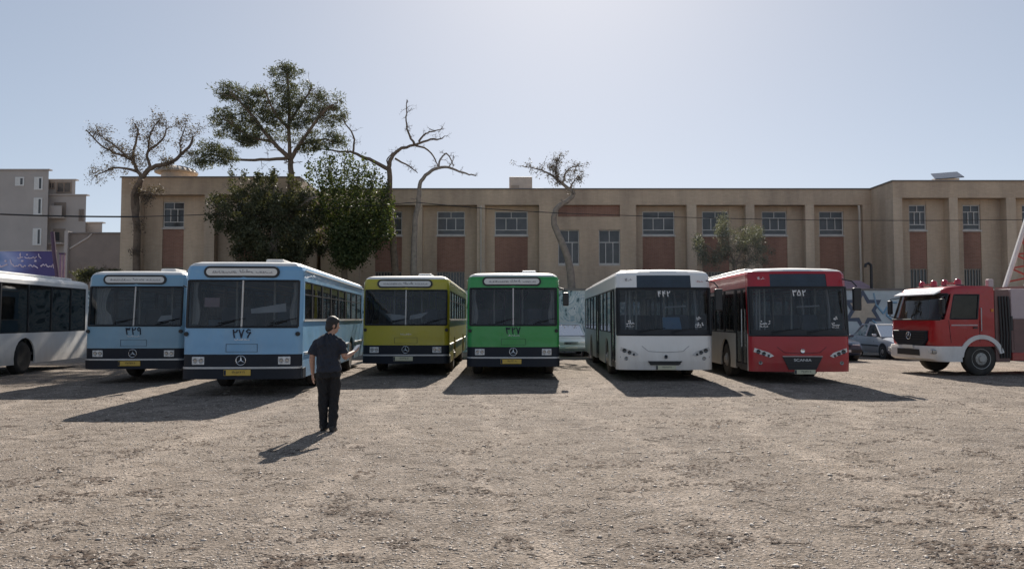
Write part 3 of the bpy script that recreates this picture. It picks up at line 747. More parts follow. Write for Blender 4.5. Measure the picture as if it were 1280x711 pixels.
def plate(root, x, y, z, w, h, m, txt):
    p = MB().box(x-w/2, x+w/2, y-0.012, y, z-h/2, z+h/2).build('licence_plate', m, root, bevel=0.006)
    textmesh(txt, h*0.62, 'plate_number', 'ink', p, (x+w*0.05, y-0.014, z), sx=0.95)
    MB().box(x-w/2+0.006, x-w/2+w*0.09, y-0.0145, y-0.011, z-h/2+0.008, z+h/2-0.008).build('plate_band', 'ink', p)
    return p

def star_emblem(root, x, y, z, rad):
    m = MB(); pts = [(x+rad*math.cos(2*math.pi*k/28), y, z+rad*math.sin(2*math.pi*k/28)) for k in range(29)]
    m.tube(pts, rad*0.09, 6)
    for k in range(3):
        a = math.pi/2 + k*2*math.pi/3; tip = (math.cos(a), math.sin(a)); sd = (-math.sin(a), math.cos(a))
        bw = rad*0.17
        m.add([(x+sd[0]*bw, y, z+sd[1]*bw), (x-sd[0]*bw, y, z-sd[1]*bw), (x+tip[0]*rad*0.97, y, z+tip[1]*rad*0.97), (x, y-0.012, z)], [(0,3,2),(3,1,2),(0,1,3),(0,2,1)])
    return m.build('emblem', 'chrome', root)

def mirror_unit(root, pts, c, dim, material='black'):
    m = MB().tube(pts, 0.016, 8).build('mirror', 'black', root, smooth=True)
    b = MB().box(c[0]-dim[0]/2, c[0]+dim[0]/2, c[1]-dim[1]/2, c[1]+dim[1]/2, c[2]-dim[2]/2, c[2]+dim[2]/2)
    b.build('mirror_housing', material, m, bevel=0.03)
    MB().box(c[0]-dim[0]*0.4, c[0]+dim[0]*0.4, c[1]+dim[1]/2, c[1]+dim[1]/2+0.004, c[2]-dim[2]*0.42, c[2]+dim[2]*0.42).build('mirror_glass', 'chrome', m)
    return m

def old_bus(label, px, D, yaw, paint, number, plate_txt, plate_m='plate_y', mirrors=(1,)):
    cx = ax(px, D)
    wins_r = [(0.42, 1.30), (1.40, 2.62), (2.72, 3.94), (4.04, 5.26), (5.36, 6.58), (6.68, 7.90), (8.00, 9.22), (9.32, 10.5)]
    wins_l = [(0.42, 1.62, 'door'), (1.72, 2.94), (3.04, 4.26), (4.36, 5.60, 'door'), (5.70, 6.90), (7.00, 8.2), (8.3, 9.5), (9.6, 10.6)]
    P = dict(hw=1.25, L=11.0, r=0.16, bow=0.05, loc=(cx, D, 0), yaw=yaw, label=label, paint=paint, skirt=0.36, ws0=1.47, ws1=2.47, roof=2.90,
             rake=[(0.9, 0.0), (1.47, 0.01), (2.47, 0.10), (2.75, 0.13)], ws_cols=(2, 10), waist=1.62,
             front_bands=[(0.36, 0.58, ('bumper', 'dark_band', -0.05)), (0.58, 0.62, ('trim_strip', 'strip', -0.056)), (0.62, 0.885, ('lamp_panel', 'dark_band', 0.0)), (0.885, 1.47, 'body')],
             roof_prof=[(2.70, 0.0), (2.79, 0.035), (2.85, 0.10), (2.885, 0.22), (2.905, 0.55)], paint_rings=2, roof_mat='roof_white' if paint != 'green' else 'roof_white',
             wheels=(2.65, 8.0), doors=[(0.42, 1.62), (4.36, 5.60)], windows=(wins_l, wins_r), side_glass='side_glass', sliders=True, floor_z=0.80, driver_x=0.62, bumper_len=0.35)
    root = make_bus(P); fp, fy, fgrid, mid, cols, NC = P['front']
    # centre bar
    MB().box(-0.018, 0.018, fy(0, 1.47)-0.018, fy(0, 1.47)+0.02, 1.45, 1.52).add([], []).build('bar_foot', 'strip', root)
    MB().tube([(0, fy(0, 1.50)-0.006, 1.50), (0, fy(0, 2.47)-0.006, 2.47)], 0.020, 8).build('windscreen_bar', 'frame_white', root, smooth=True)
    # destination sign
    def rr(hx, hz, n=8):
        out = []
        for k in range(n+1):
            a = -math.pi/2 + math.pi*k/n; out.append((hx-hz+hz*math.cos(a), hz*math.sin(a)))
        for k in range(n+1):
            a = math.pi/2 + math.pi*k/n; out.append((-(hx-hz)+hz*math.cos(a), hz*math.sin(a)))
        return out
    zc = 2.655; yf = fy(0, zc) - 0.012; sx = -0.04
    fr = MB().prism([(x+sx, z+zc) for x, z in rr(0.80, 0.125)], 'y', yf, yf+0.08).build('destination_sign', 'gasket', root)
    MB().prism([(x+sx, z+zc) for x, z in rr(0.75, 0.078)], 'y', yf-0.006, yf+0.02).build('sign_board', 'sign_white', fr)
    sc = MB(); rg = random.Random(hash(label) % 1000 if False else len(label)*7+int(px))
    scribble(sc, sx-0.62, sx-0.10, zc-0.015, 0.035, yf-0.008, 0.006, rg); scribble(sc, sx-0.04, sx+0.22, zc+0.0, 0.055, yf-0.008, 0.008, rg); scribble(sc, sx+0.30, sx+0.64, zc-0.015, 0.03, yf-0.008, 0.005, rg)
    sc.build('sign_writing', 'ink_grey', fr)
    # headlights
    for s in (-1, 1):
        x = s*0.90; y = fy(x, 0.75)
        h = MB().box(x-0.13, x+0.13, y-0.014, y+0.03, 0.665, 0.835).build('headlight', 'lens', root, bevel=0.012)
        q = MB()
        for dx in (-0.062, 0.062): q.lathe([(-0.018, 0.05), (-0.022, 0.045), (-0.016, 0.03), (-0.016, 0.005)], (x+dx, y, 0.75), 'y', 16)
        q.build('lamp_bowl', 'reflector', h, smooth=True)
        k = MB().lathe([(-0.03, 0.025), (-0.03, 0.045), (0.0, 0.05), (0.03, 0.05)], (s*1.17, fy(s*1.17, 1.32)-0.01, 1.32), 'y', 14).build('turn_lamp', 'gasket', root, smooth=True)
    star_emblem(root, 0, fy(0, 0.76)-0.012, 0.755, 0.10)
    if number: digits(number, 0.18, 'fleet_number', 'ink', root, (0, fy(0, 1.33)-0.006, 1.325), 0.085)
    st = MB(); rg = random.Random(5+int(px)); scribble(st, -0.14, 0.16, 1.19, 0.035, fy(0, 1.19)-0.004, 0.006, rg); st.build('small_lettering', 'letter_white', root)
    hp = MB(); yq = fy(0, 1.1)-0.003
    for (xa, xb, za, zb) in ((-0.32, 0.34, 0.935, 0.941), (-0.32, 0.34, 1.10, 1.106), (-0.32, -0.314, 0.941, 1.10), (0.334, 0.34, 0.941, 1.10)): hp.box(xa, xb, yq, yq+0.006, za, zb)
    hp.build('flap_seam', 'dark_band', root)
    plate(root, -0.06, fy(0, 0.5)-0.056, 0.50, 0.56, 0.125, plate_m, plate_txt)
    # wipers
    for x0 in (-0.55, 0.55):
        y = fy(x0, 1.5)-0.02
        MB().tube([(x0, y, 1.49), (x0+0.40, fy(x0, 1.62)-0.02, 1.60)], 0.010, 6).tube([(x0+0.05, fy(0, 1.56)-0.015, 1.55), (x0+0.62, fy(0, 1.66)-0.015, 1.66)], 0.010, 6).build('wiper', 'gasket', root)
    # mirrors
    for s in mirrors:
        mirror_unit(root, [(s*1.20, 0.12, 2.50), (s*1.36, 0.02, 2.44), (s*1.42, 0.02, 2.36)], (s*1.42, 0.03, 2.17), (0.16, 0.07, 0.36))
    # sill rail and rub strip on both sides
    for s in (-1, 1):
        xx = sorted((s*1.251, s*1.275))
        MB().box(xx[0], xx[1], 0.3, 10.8, 1.585, 1.625).build('waist_rail', 'frame_white', root)
        m = MB(); y = 0.4
        for wy in (2.65, 8.0): m.box(xx[0], xx[1], y, wy-0.64, 0.86, 0.91); y = wy+0.64
        m.box(xx[0], xx[1], y, 10.8, 0.86, 0.91); m.build('rub_strip', 'strip', root)
    # rain gutter
    for s in (-1, 1):
        xx = sorted((s*1.25, s*1.28)); MB().box(xx[0], xx[1], 0.4, 10.8, 2.69, 2.72).build('gutter', 'roof_white', root)
    hx = 0.45
    MB().box(hx-0.20, hx+0.20, 1.0, 1.8, 2.895, 3.0).build('roof_hatch', 'roof_white', root, bevel=0.03)
    MB().box(-0.45, 0.45, 5.2, 6.0, 2.895, 2.97).build('roof_hatch', 'roof_white', root, bevel=0.03)
    P['root'] = root
    return P

def modern_bus(label, px, D, yaw, paint, number, kind, side_paint=None, side_glass='side_glass', roof_mat='roof_white', L=12.0):
    cx = ax(px, D)
    doors = [(0.40, 1.60), (5.2, 6.4)]
    wl = [(0.40, 1.60, 'd'), (1.72, 2.85), (2.93, 4.0), (4.08, 5.10), (5.2, 6.4, 'd'), (6.5, 7.75), (7.83, 9.1), (9.18, 10.4), (10.48, L-0.35)]
    wr = [(0.55, 1.6), (1.68, 2.85), (2.93, 4.1), (4.18, 5.4), (5.48, 6.7), (6.78, 8.0), (8.08, 9.3), (9.38, 10.4), (10.48, L-0.35)]
    if kind == 'left': wl, wr, doors = [(a, b) for a, b in wr], [(0.55, 1.9), (1.93, 3.4), (3.43, 4.9), (4.93, 6.4), (6.43, 7.9), (7.93, 9.3), (9.33, 10.6), (10.63, L-0.3)], []
    q = 0.72/(1.275-0.22)
    P = dict(hw=1.275, L=L, r=0.22, bow=0.12, loc=(cx, D, 0), yaw=yaw, label=label, paint=paint, side_paint=side_paint or paint, skirt=0.30, ws0=1.22, ws1=2.46 if kind != 'left' else 2.68, roof=2.98 if kind != 'left' else 3.0,
             flats=[q, 0.36, 0.0, -0.36, -q], rake=[(0.30, 0.03), (0.7, 0.0), (1.22, 0.03), (2.46, 0.17), (2.85, 0.25)], ws_cols=(1, 11), waist=1.25 if kind != 'left' else 1.22,
             front_bands=[(0.30, 0.52, 'body'), (0.52, 1.22, 'body')], roof_prof=[(2.80, 0.01), (2.87, 0.05), (2.92, 0.14), (2.955, 0.32), (2.985, 0.75)], paint_rings=2, disp_cols=(4, 8), roof_mat=roof_mat,
             wheels=(2.75, 8.55) if kind != 'left' else (2.6, 7.75), doors=doors, windows=(wl, wr), side_glass=side_glass, sliders=False, rear_window=True, floor_z=0.62, driver_x=0.70,
             rails=[(-0.62, 1.1), (-0.62, 1.9), (0.22, 1.5), (0.95, 1.75), (-0.3, 3.4), (0.3, 3.4), (-0.3, 5.6), (0.3, 7.6), (-0.85, 0.75)])
    root = make_bus(P); fp, fy, fgrid, mid, cols, NC = P['front']
    # destination display glass
    g = MB(); k = (1.275-0.01)/1.275
    rows = []
    for z, ins in ((P['ws1'], 0.0), (2.80, 0.01)):
        rows.append([(cols[i][0]*(1.275-ins)/1.275, cols[i][1] + fy(0, z) + ins*0.8 + 0.010, z) for i in range(4, 9)])
    ds = g.grid(rows).build('destination_display', 'display', root, smooth=True)
    if number: digits(number, 0.15, 'fleet_number', 'letter_white', root, (-0.02, fy(0, 2.28)-0.010, 2.30), 0.095)
    sc = MB(); rg = random.Random(31); scribble(sc, -1.02, -0.80, 2.67, 0.06, fy(-0.9, 2.67)+0.0, 0.007, rg); sc.build('small_lettering', 'ink_grey' if paint == 'white' else 'letter_white', root)
    if paint == 'white':
        sc = MB(); scribble(sc, 0.82, 1.04, 2.63, 0.04, fy(0.9, 2.63)+0.002, 0.005, rg); sc.build('small_lettering', 'red', root)
    # windscreen lower black band
    zb0, zb1 = 1.222, 1.36
    b = MB(); fgrid(b, [zb0, zb1], 1, NC-2, 0.009); b.build('windscreen_band', 'gasket', root, smooth=True)
    b = MB(); fgrid(b, [P['ws1']-0.06, P['ws1']-0.002], 1, NC-2, 0.009); b.build('sun_strip', 'gasket', root, smooth=True)
    for s in (-1, 1):     # dark A posts are part of the wraparound glass: slim black covers
        b = MB(); i0, i1 = (1, 2) if s < 0 else (NC-3, NC-2); fgrid(b, [zb1, 2.40], i0, i1, 0.006); b.build('corner_post', 'gasket', root)
    if kind != 'left':
        rg = random.Random(int(px))
        for (xa, xb, za, zb) in ((-1.02, -0.78, 1.42, 1.62), (0.80, 1.00, 1.40, 1.56), (0.84, 0.94, 1.60, 1.70)):
            st = MB(); scribble(st, xa, xb, (za+zb)/2, (zb-za)*0.45, fy((xa+xb)/2, 1.5)-0.004, 0.012, rg, 1.4); scribble(st, xa, xb-0.04, za+0.02, 0.04, fy((xa+xb)/2, 1.44)-0.004, 0.007, rg)
            st.build('windscreen_sticker', 'letter_white', root)
        for xx, yy_ in ((-0.98, 0.55), (-0.80, 0.9), (0.92, 0.6), (1.04, 1.0), (0.55, 1.5)):
            MB().tube([(xx, yy_, 0.75), (xx, yy_+0.03, 1.9), (xx*0.96, yy_+0.1, 2.42)], 0.022, 8).build('grab_pole', 'frame_white', root, smooth=True)
        MB().tube([(0.05, 0.55, 1.95), (0.65, 0.60, 1.98)], 0.022, 6).build('grab_rail', 'frame_white', root, smooth=True)
    # lower front: hood seam, grille, lamps
    sm = MB(); sm.tube([(x, fy(x, z)-0.001, z) for x, z in ((-0.62, 0.93), (-0.45, 0.79), (0.0, 0.765), (0.45, 0.79), (0.62, 0.93))], 0.006, 5); sm.build('flap_seam', 'ink_grey' if paint == 'white' else 'dark_band', root)
    if kind == 'white':
        gp = [(-0.47, 0.535), (0.43, 0.535), (0.34, 0.43), (-0.40, 0.43)]
    else:
        gp = [(-0.50, 0.68), (0.50, 0.68), (0.34, 0.36), (-0.34, 0.36)]
    yg = fy(0, 0.5)
    gr = MB().prism(gp, 'y', yg-0.012, yg+0.10).build('grille', 'gasket', root)
    sl_ = MB()
    for k in range(1, 4):
        z = gp[2][1] + (gp[0][1]-gp[2][1])*k/4; w_ = 0.38 if kind == 'white' else 0.36+0.10*k/4
        sl_.box(-w_, w_, yg-0.018, yg-0.010, z-0.008, z+0.008)
    sl_.build('grille_slats', 'black', gr)
    if kind != 'white':
        MB().box(-0.50, 0.50, yg-0.02, yg-0.008, 0.685, 0.70).build('grille_trim', 'strip', gr)
        textmesh('SCANIA', 0.065, 'grille_lettering', 'letter_white', gr, (0, yg-0.022, 0.60), sx=1.35)
    em = MB().lathe([(-0.018, 0.045), (-0.02, 0.05), (0.0, 0.055)], (0, fy(0, 0.64)-0.0, 0.65 if kind == 'white' else 0.83), 'y', 18).build('emblem', 'dark_band' if kind == 'white' else 'chrome', root, smooth=True)
    MB().tube([(0.05*math.cos(2*math.pi*k/20), fy(0, 0.64)-0.02, (0.65 if kind == 'white' else 0.83)+0.05*math.sin(2*math.pi*k/20)) for k in range(21)], 0.006, 6).build('emblem_ring', 'chrome', em, smooth=True)
    for s in (-1, 1):
        pts = [(s*1.16, 0.90), (s*1.18, 0.80), (s*0.80, 0.66), (s*0.70, 0.70), (s*0.80, 0.78)]
        yy = [fy(p[0], p[1]) for p in pts]
        h = MB(); n5 = len(pts)
        h.add([(p[0], y_-0.008, p[1]) for p, y_ in zip(pts, yy)] + [(p[0], y_+0.03, p[1]) for p, y_ in zip(pts, yy)], [tuple(range(n5)), tuple(range(2*n5-1, n5-1, -1))] + [(i, i+n5, (i+1) % n5+n5, (i+1) % n5) for i in range(n5)])
        hl = h.build('headlight', 'lens' if kind != 'white' else 'strip', root)
        q = MB()
        for (x, z, rad) in ((s*1.07, 0.805, 0.055), (s*0.94, 0.755, 0.05), (s*0.83, 0.705, 0.032)):
            q.lathe([(-0.012, rad), (-0.022, rad*0.92), (-0.016, rad*0.6), (-0.016, 0.004)], (x, fy(x, z)-0.004, z), 'y', 16)
        q.build('lamp_bowl', 'display', hl, smooth=True)
        fz_ = 0.60 if kind == 'white' else 0.52
        MB().lathe([(-0.012, 0.05), (-0.018, 0.042), (-0.012, 0.03), (-0.012, 0.004)], (s*1.02, fy(s*1.02, fz_), fz_), 'y', 16).build('fog_lamp', 'reflector', root, smooth=True)
    plate(root, -0.0 if kind == 'white' else 0.06, fy(0, 0.36)-0.008, 0.365 if kind == 'white' else 0.30, 0.52, 0.115, 'plate_w', '۲۴ع۶۸۷ ۱۱' if kind == 'white' else '۳۱ع۵۴۸ ۱۱')
    # wipers
    for x0, dxx in ((-0.75, 0.75), (0.15, 0.70)):
        MB().tube([(x0, fy(x0, 1.27)-0.02, 1.26), (x0+dxx*0.55, fy(x0+dxx*0.5, 1.38)-0.02, 1.37)], 0.011, 6).tube([(x0, fy(x0, 1.30)-0.012, 1.31), (x0+dxx, fy(x0+dxx, 1.40)-0.012, 1.40)], 0.010, 6).build('wiper', 'gasket', root)
    # mirrors: big hanging ears
    mirror_unit(root, [(1.14, 0.30, 2.66), (1.30, 0.10, 2.60), (1.39, 0.02, 2.46)], (1.40, 0.05, 2.14), (0.20, 0.13, 0.58))
    if False:
        mirror_unit(root, [(-1.14, 0.30, 2.66), (-1.26, 0.05, 2.60), (-1.31, -0.04, 2.46)], (-1.32, -0.02, 2.18), (0.15, 0.11, 0.46))
    # roof unit and edge fairing
    MB().box(-0.75, 0.75, 3.2, 5.6, 2.975, 3.10).build('roof_unit', 'roof_white', root, bevel=0.05)
    for s in (-1, 1):
        xx = sorted((s*0.80, s*1.02)); MB().box(xx[0], xx[1], 1.6, L-0.8, 2.93, 3.02).build('roof_fairing', 'roof_white', root, bevel=0.035)
    P['root'] = root
    return P

Bf = old_bus('faded pale blue bus with number ۳۲۹, second from the left beside the white one', 167, 19.6, R(2.5), 'blue_b', '۳۲۹', '۲۱ع۴۵۷ ۱۱')
B2 = old_bus('large bright pale blue bus with number ۲۷۶ and pink card in its windscreen', 302, 16.3, R(4.2), 'blue_a', '۲۷۶', '۱۴ع۵۸۷ ۲۱', mirrors=())
By = old_bus('olive yellow bus with dark bumper between the blue bus and the green bus', 507, 21.9, R(0.8), 'yellow', '', '۱۲ع۳۶۵ ۱۱', 'plate_w', mirrors=())
Bg = old_bus('bright green bus with split windscreen standing beside the olive yellow bus', 641.5, 20.5, R(0.0), 'green', '۳۲۷', '۱۹ع۲۴۶ ۱۱')
Bw = modern_bus('white front modern bus with number ۴۴۲ and white side with blue-grey shade in its colour, between green and red buses', 832, 20.0, R(-1.4), 'white', '۴۴۲', 'white', side_paint='shaded_white_side')
Br = modern_bus('red front modern bus with number ۳۵۲ and grey side panels', 1002.5, 19.3, R(-2.2), 'red', '۳۵۲', 'red', side_paint='grey_side')
Bl = modern_bus('white bus with black window band seen from the side at the far left', 640, 14.3, R(0.0), 'white', '', 'left', side_glass='band_glass', roof_mat='roof_white')
Bl['root'].location = (-15.02, 14.94, 0); Bl['root'].rotation_euler = (0, 0, R(6.0))

# loose things behind windscreens
def in_bus(P, v): return P['root'].matrix_basis @ Vector(v)
bpy.context.view_layer.update()
def sheet(P, pts, name, material, label, cat, th=0.004):
    q = [in_bus(P, p) for p in pts]; nrm = (q[1]-q[0]).cross(q[2]-q[0]).normalized()*th
    m = MB().add(q + [p + nrm for p in q], [tuple(range(len(q))), tuple(range(2*len(q)-1, len(q)-1, -1))] + [(i, (i+1) % len(q), (i+1) % len(q)+len(q), i+len(q)) for i in range(len(q))])
    return tag(m.build(name, material), label, cat)
sheet(B2, [(-0.86, 0.24, 1.90), (-0.54, 0.24, 1.90), (-0.54, 0.27, 2.10), (-0.86, 0.27, 2.10)], 'card', 'card', 'small pink card behind the windscreen of the pale blue bus', 'card')
sheet(B2, [(0.08, 0.42, 1.86), (0.82, 0.50, 1.99), (0.84, 0.46, 1.80), (0.10, 0.38, 1.76)], 'paper_sheet', 'paper', 'pale rolled sheet lying behind the right pane of bus ۲۷۶', 'paper')
sheet(By, [(-0.62, 0.30, 1.80), (-0.06, 0.36, 1.74), (-0.06, 0.30, 1.63), (-0.42, 0.24, 1.60)], 'paper_sheet', 'paper', 'pale folded sheet in left pane of the yellow bus windscreen', 'paper')
sheet(By, [(0.62, 0.36, 1.84), (0.10, 0.30, 1.74), (0.08, 0.24, 1.62), (0.40, 0.30, 1.66)], 'paper_sheet', 'paper', 'pale folded sheet in right pane of the yellow bus windscreen', 'paper')
cu = MB(); rows = []
for j in range(9):
    z = 1.50 + 0.95*j/8; wv = 0.42 - 0.16*math.sin(j/8*math.pi*0.9) if j > 2 else 0.47-0.03*j
    rows.append([(-1.10+wv*i/12, 0.26+0.02*math.sin(i*1.9)+0.08*j/8, z) for i in range(13)])
cu.grid(rows).build('curtain', 'curtain', Bf['root'], smooth=True, recalc=False)
for P, s in ((B2, -1), (Bg, -1), (Bg, 1), (B2, 1)):
    cu = MB(); rows = []
    for j in range(7):
        z = 1.52+0.92*j/6; rows.append([(s*(1.12-0.13*i/5*(1+0.3*math.sin(j))), 0.27+0.02*math.sin(i*2.1)+0.08*j/6, z) for i in range(6)])
    cu.grid(rows).build('curtain', 'curtain', P['root'], smooth=True, recalc=False)
sheet(Bf, [(0.45, 0.36, 1.56), (0.82, 0.36, 1.56), (0.80, 0.42, 1.74), (0.52, 0.42, 1.72)], 'cloth', 'paper', 'crumpled pale cloth on the dashboard of the faded blue bus', 'cloth')
sheet(Bw, [(0.02, 0.55, 1.34), (0.52, 0.55, 1.34), (0.50, 0.75, 1.66), (0.04, 0.75, 1.66)], 'cushion', 'blue_a', 'blue cover over the seat back behind white bus windscreen', 'seat cover', 0.05)

# ------------------------------------------------------------------ school building
bld = thing('school_building', 'long two storey pale brick building with piers and brown panels behind the buses', 'building', (0, 0, 0))
ZT = 9.15; GZ0, GZ1 = 2.3, 4.40; UZ0, UZ1 = 6.55, 7.95; FZ = 8.25
wall = MB()
def window(x0, x1, z0, z1, y, style='upper'):
    pn = MB().box(x0, x1, y+0.10, y+0.14, z0, z1).build('window', 'pane', bld)
    f = MB(); t = 0.055; ya, yb = y+0.055, y+0.10
    f.box(x0, x0+t, ya, yb, z0, z1); f.box(x1-t, x1, ya, yb, z0, z1); f.box(x0+t, x1-t, ya, yb, z0, z0+t); f.box(x0+t, x1-t, ya, yb, z1-t, z1)
    w_ = x1-x0; h = z1-z0
    if style == 'upper':
        zt, zb = z0+h*0.70, z0+h*0.20
        for z in (zt, zb): f.box(x0+t, x1-t, ya, yb, z, z+0.045)
        f.box(x0+w_*0.5-0.02, x0+w_*0.5+0.02, ya, yb, zt+0.045, z1-t)
        for q in (0.34, 0.67): f.box(x0+w_*q-0.022, x0+w_*q+0.022, ya, yb, zb+0.045, zt)
    elif style == 'tall':
        zt = z0+h*0.62; f.box(x0+t, x1-t, ya, yb, zt, zt+0.05)
        f.box(x0+w_*0.5-0.022, x0+w_*0.5+0.022, ya, yb, zt+0.05, z1-t)
        for q in (0.33, 0.67): f.box(x0+w_*q-0.022, x0+w_*q+0.022, ya, yb, z0+t, zt)
    else:
        k = int(w_/0.16)
        for i in range(1, k): f.box(x0+w_*i/k-0.02, x0+w_*i/k+0.02, ya, yb, z0+t, z1-t)
    f.build('frame', 'frame_white' if style != 'barred' else 'bars', pn)
    MB().box(x0-0.06, x1+0.06, y-0.06, y+0.09, z0-0.10, z0-0.003).build('sill', 'sill', pn)
def bay(x0, x1, wx0, wx1, D, panel=True):
    y = D + 0.55
    wall.box(x0, wx0, y, y+0.3, 0, FZ); wall.box(wx1, x1, y, y+0.3, 0, FZ)
    wall.box(wx0, wx1, y, y+0.3, 0, GZ0-0.1); wall.box(wx0, wx1, y+0.02, y+0.3, UZ1, FZ)
    window(wx0, wx1, GZ0, GZ1, y+0.03, 'barred')
    MB().box(wx0, wx1, y+0.04, y+0.28, GZ1+0.004, UZ0-0.104).build('brick_panel', 'red_brick', bld)
    window(wx0, wx1, UZ0, UZ1, y+0.03, 'upper')
DM, DL, DR = 44.0, 40.3, 41.4
# main range
Xm = lambda p: ax(p, DM); Xr = lambda p: ax(p, DR); Xl = lambda p: ax(p, DL)
bays = [((448, 518), (466, 500)), ((527, 596), (544.5, 580)), ((606, 674), (618, 660)), ((796, 860), (806, 847)), ((872, 934), (882, 916)), ((945, 1009), (958, 990)), ((1020, 1081), (1031, 1062))]
for (a, b), (c, d_) in bays: bay(Xm(a), Xm(b), Xm(c), Xm(d_), DM)
for (a, b) in ((400, 448), (518, 527), (596, 606), (860, 872), (934, 945), (1009, 1020), (1081, 1093)): MB().box(Xm(a), Xm(b), DM, DM+0.85, 0, FZ).build('pier', 'pier_brick', bld)
wall.box(Xm(400), Xm(1093), DM-0.003, DM+0.85, FZ, ZT)
# flat middle with two tall windows and a sunk panel
z0, z1 = az(330, DM), az(287, DM); zp0, zp1 = az(271, DM), az(249, DM)
xa = [Xm(674), Xm(698), Xm(724.5), Xm(749), Xm(776), Xm(796)]
wall.box(xa[0], xa[5], DM, DM+0.4, 0, z0-0.1); wall.box(xa[0], xa[1], DM, DM+0.4, z0-0.1, FZ); wall.box(xa[4], xa[5], DM, DM+0.4, z0-0.1, FZ)
wall.box(xa[2], xa[3], DM, DM+0.4, z0-0.1, z1); wall.box(xa[1], xa[4], DM, DM+0.4, z1, zp0)
MB().box(xa[1], xa[4], DM+0.18, DM+0.4, zp0, FZ).build('brick_panel', 'red_brick', bld)
for i in (1, 3): window(xa[i], xa[i+1], z0, z1, DM+0.08, 'tall')
wall.box(Xm(400), Xm(1093), DM+1.0, DM+12, 0, ZT-0.25)
# left wing
for (a, b), (c, d_) in (((172, 253), (195, 222)), ((266, 346), (289, 316))): bay(Xl(a), Xl(b), Xl(c), Xl(d_), DL)
for (a, b) in ((148, 172), (253, 266), (346, 372)): MB().box(Xl(a), Xl(b), DL, DL+0.85, 0, FZ).build('pier', 'pier_brick', bld)
wall.box(Xl(148), Xl(372), DL-0.003, DL+0.85, FZ, ZT); wall.box(Xl(148)+0.002, Xl(372)-0.002, DL+1.0, DM+8, 0, ZT-0.25)
wall.box(Xl(148), Xl(148)+0.3, DL+0.85, DM+8, 0, ZT); wall.box(Xl(372)-0.3, Xl(372), DL+0.85, DM+3, 0, ZT)
# right wing
for (a, b), (c, d_) in (((1131, 1190), (1146, 1168)), ((1201, 1262), (1214.5, 1237)), ((1274, 1334), (1290, 1312))): bay(Xr(a), Xr(b), Xr(c), Xr(d_), DR)
for (a, b) in ((1119.5, 1131), (1190, 1201), (1262, 1274), (1334, 1360)): MB().box(Xr(a), Xr(b), DR, DR+0.85, 0, FZ).build('pier', 'pier_brick', bld)
wall.box(Xr(1119.5), Xr(1360), DR-0.003, DR+0.85, FZ, ZT); wall.box(Xr(1119.5)+0.3, Xr(1360)-0.002, DR+1.0, DM+10, 0, ZT-0.25)
wall.box(Xr(1119.5), Xr(1119.5)+0.29, DR+0.85, DM+3, 0, ZT)
wall.build('wall', 'pale_brick', bld)
cap = MB()
cap.box(Xm(400), Xm(1093)-0.1, DM-0.06, DM+0.9, ZT, ZT+0.07); cap.box(Xl(148)-0.05, Xl(372)+0.05, DL-0.06, DL+0.9, ZT, ZT+0.07)
cap.box(Xr(1119.5)-0.06, Xr(1360), DR-0.06, DR+0.9, ZT, ZT+0.07); cap.box(Xr(1119.5)-0.06, Xr(1119.5)+0.34, DR+0.9, DM+3, ZT, ZT+0.07)
cap.build('parapet', 'parapet', bld)
MB().tube([(Xm(1075.5), DM-0.08, 8.2), (Xm(1076), DM-0.10, 7.9), (Xm(1077), DM-0.10, 0.2)], 0.07, 10).build('drainpipe', 'pipe', bld, smooth=True)
MB().tube([(Xm(601), DM-0.07, 8.2), (Xm(601), DM-0.07, 0.2)], 0.045, 8).build('drainpipe', 'pipe', bld, smooth=True)

# rooftop things
D = 46.0
rc = thing('roof_cooler', 'boxy tan cooler housing on the roof above the green bus', 'roof cooler', (ax(651, D), D, ZT-0.25))
hw_ = (ax(666, D)-ax(637, D))/2
MB().box(-hw_, hw_, 0, 1.2, 0, az(221, D)-ZT+0.25).build('housing', 'ac', rc, bevel=0.03)
MB().box(-hw_+0.1, -0.1, -0.02, 0.0, 0.35, 0.85).build('vent', 'bars', rc)
MB().box(hw_+0.002, hw_+0.75, 0.2, 1.0, 0, 0.72).build('duct', 'ac', rc, bevel=0.05)
MB().tube([(-0.2, 0.6, 0.9), (-0.2, 0.6, 1.15), (0.1, 0.6, 1.2)], 0.05, 8).build('flue', 'pipe', rc, smooth=True)
D = 43
dv = thing('roof_ventilator', 'low ribbed grey dome ventilator on the left wing roof', 'ventilator', (ax(217, D), D, ZT-0.25))
m = MB(); rad = (ax(243, D)-ax(192, D))/2; zt = az(208, D)-ZT+0.25
prof = [(zt-0.42, rad), (zt-0.36, rad*1.0), (zt-0.22, rad*0.85), (zt-0.09, rad*0.55), (zt, rad*0.15), (zt+0.01, 0.02)]
m.lathe(prof, (0, 0, 0), 'z', 24); m.build('dome', 'bars', dv, smooth=True)
MB().lathe([(0, rad*0.7), (zt-0.42, rad*0.7)], (0, 0, 0), 'z', 20).build('base', 'ac', dv, smooth=True)
rb = MB()
for k in range(24):
    a = 2*math.pi*k/24
    rb.tube([(math.cos(a)*rr_*1.01, math.sin(a)*rr_*1.01, z_+0.012) for z_, rr_ in prof[1:5]], 0.022, 4)
rb.build('ribs', 'parapet', dv)
D = 44
sp = thing('solar_panel', 'dark tilted solar panel on the right wing roof', 'solar panel', (ax(1190, D), D, ZT-0.25))
zz = az(222, D)-ZT+0.25; wd = (ax(1211, D)-ax(1166, D))/2
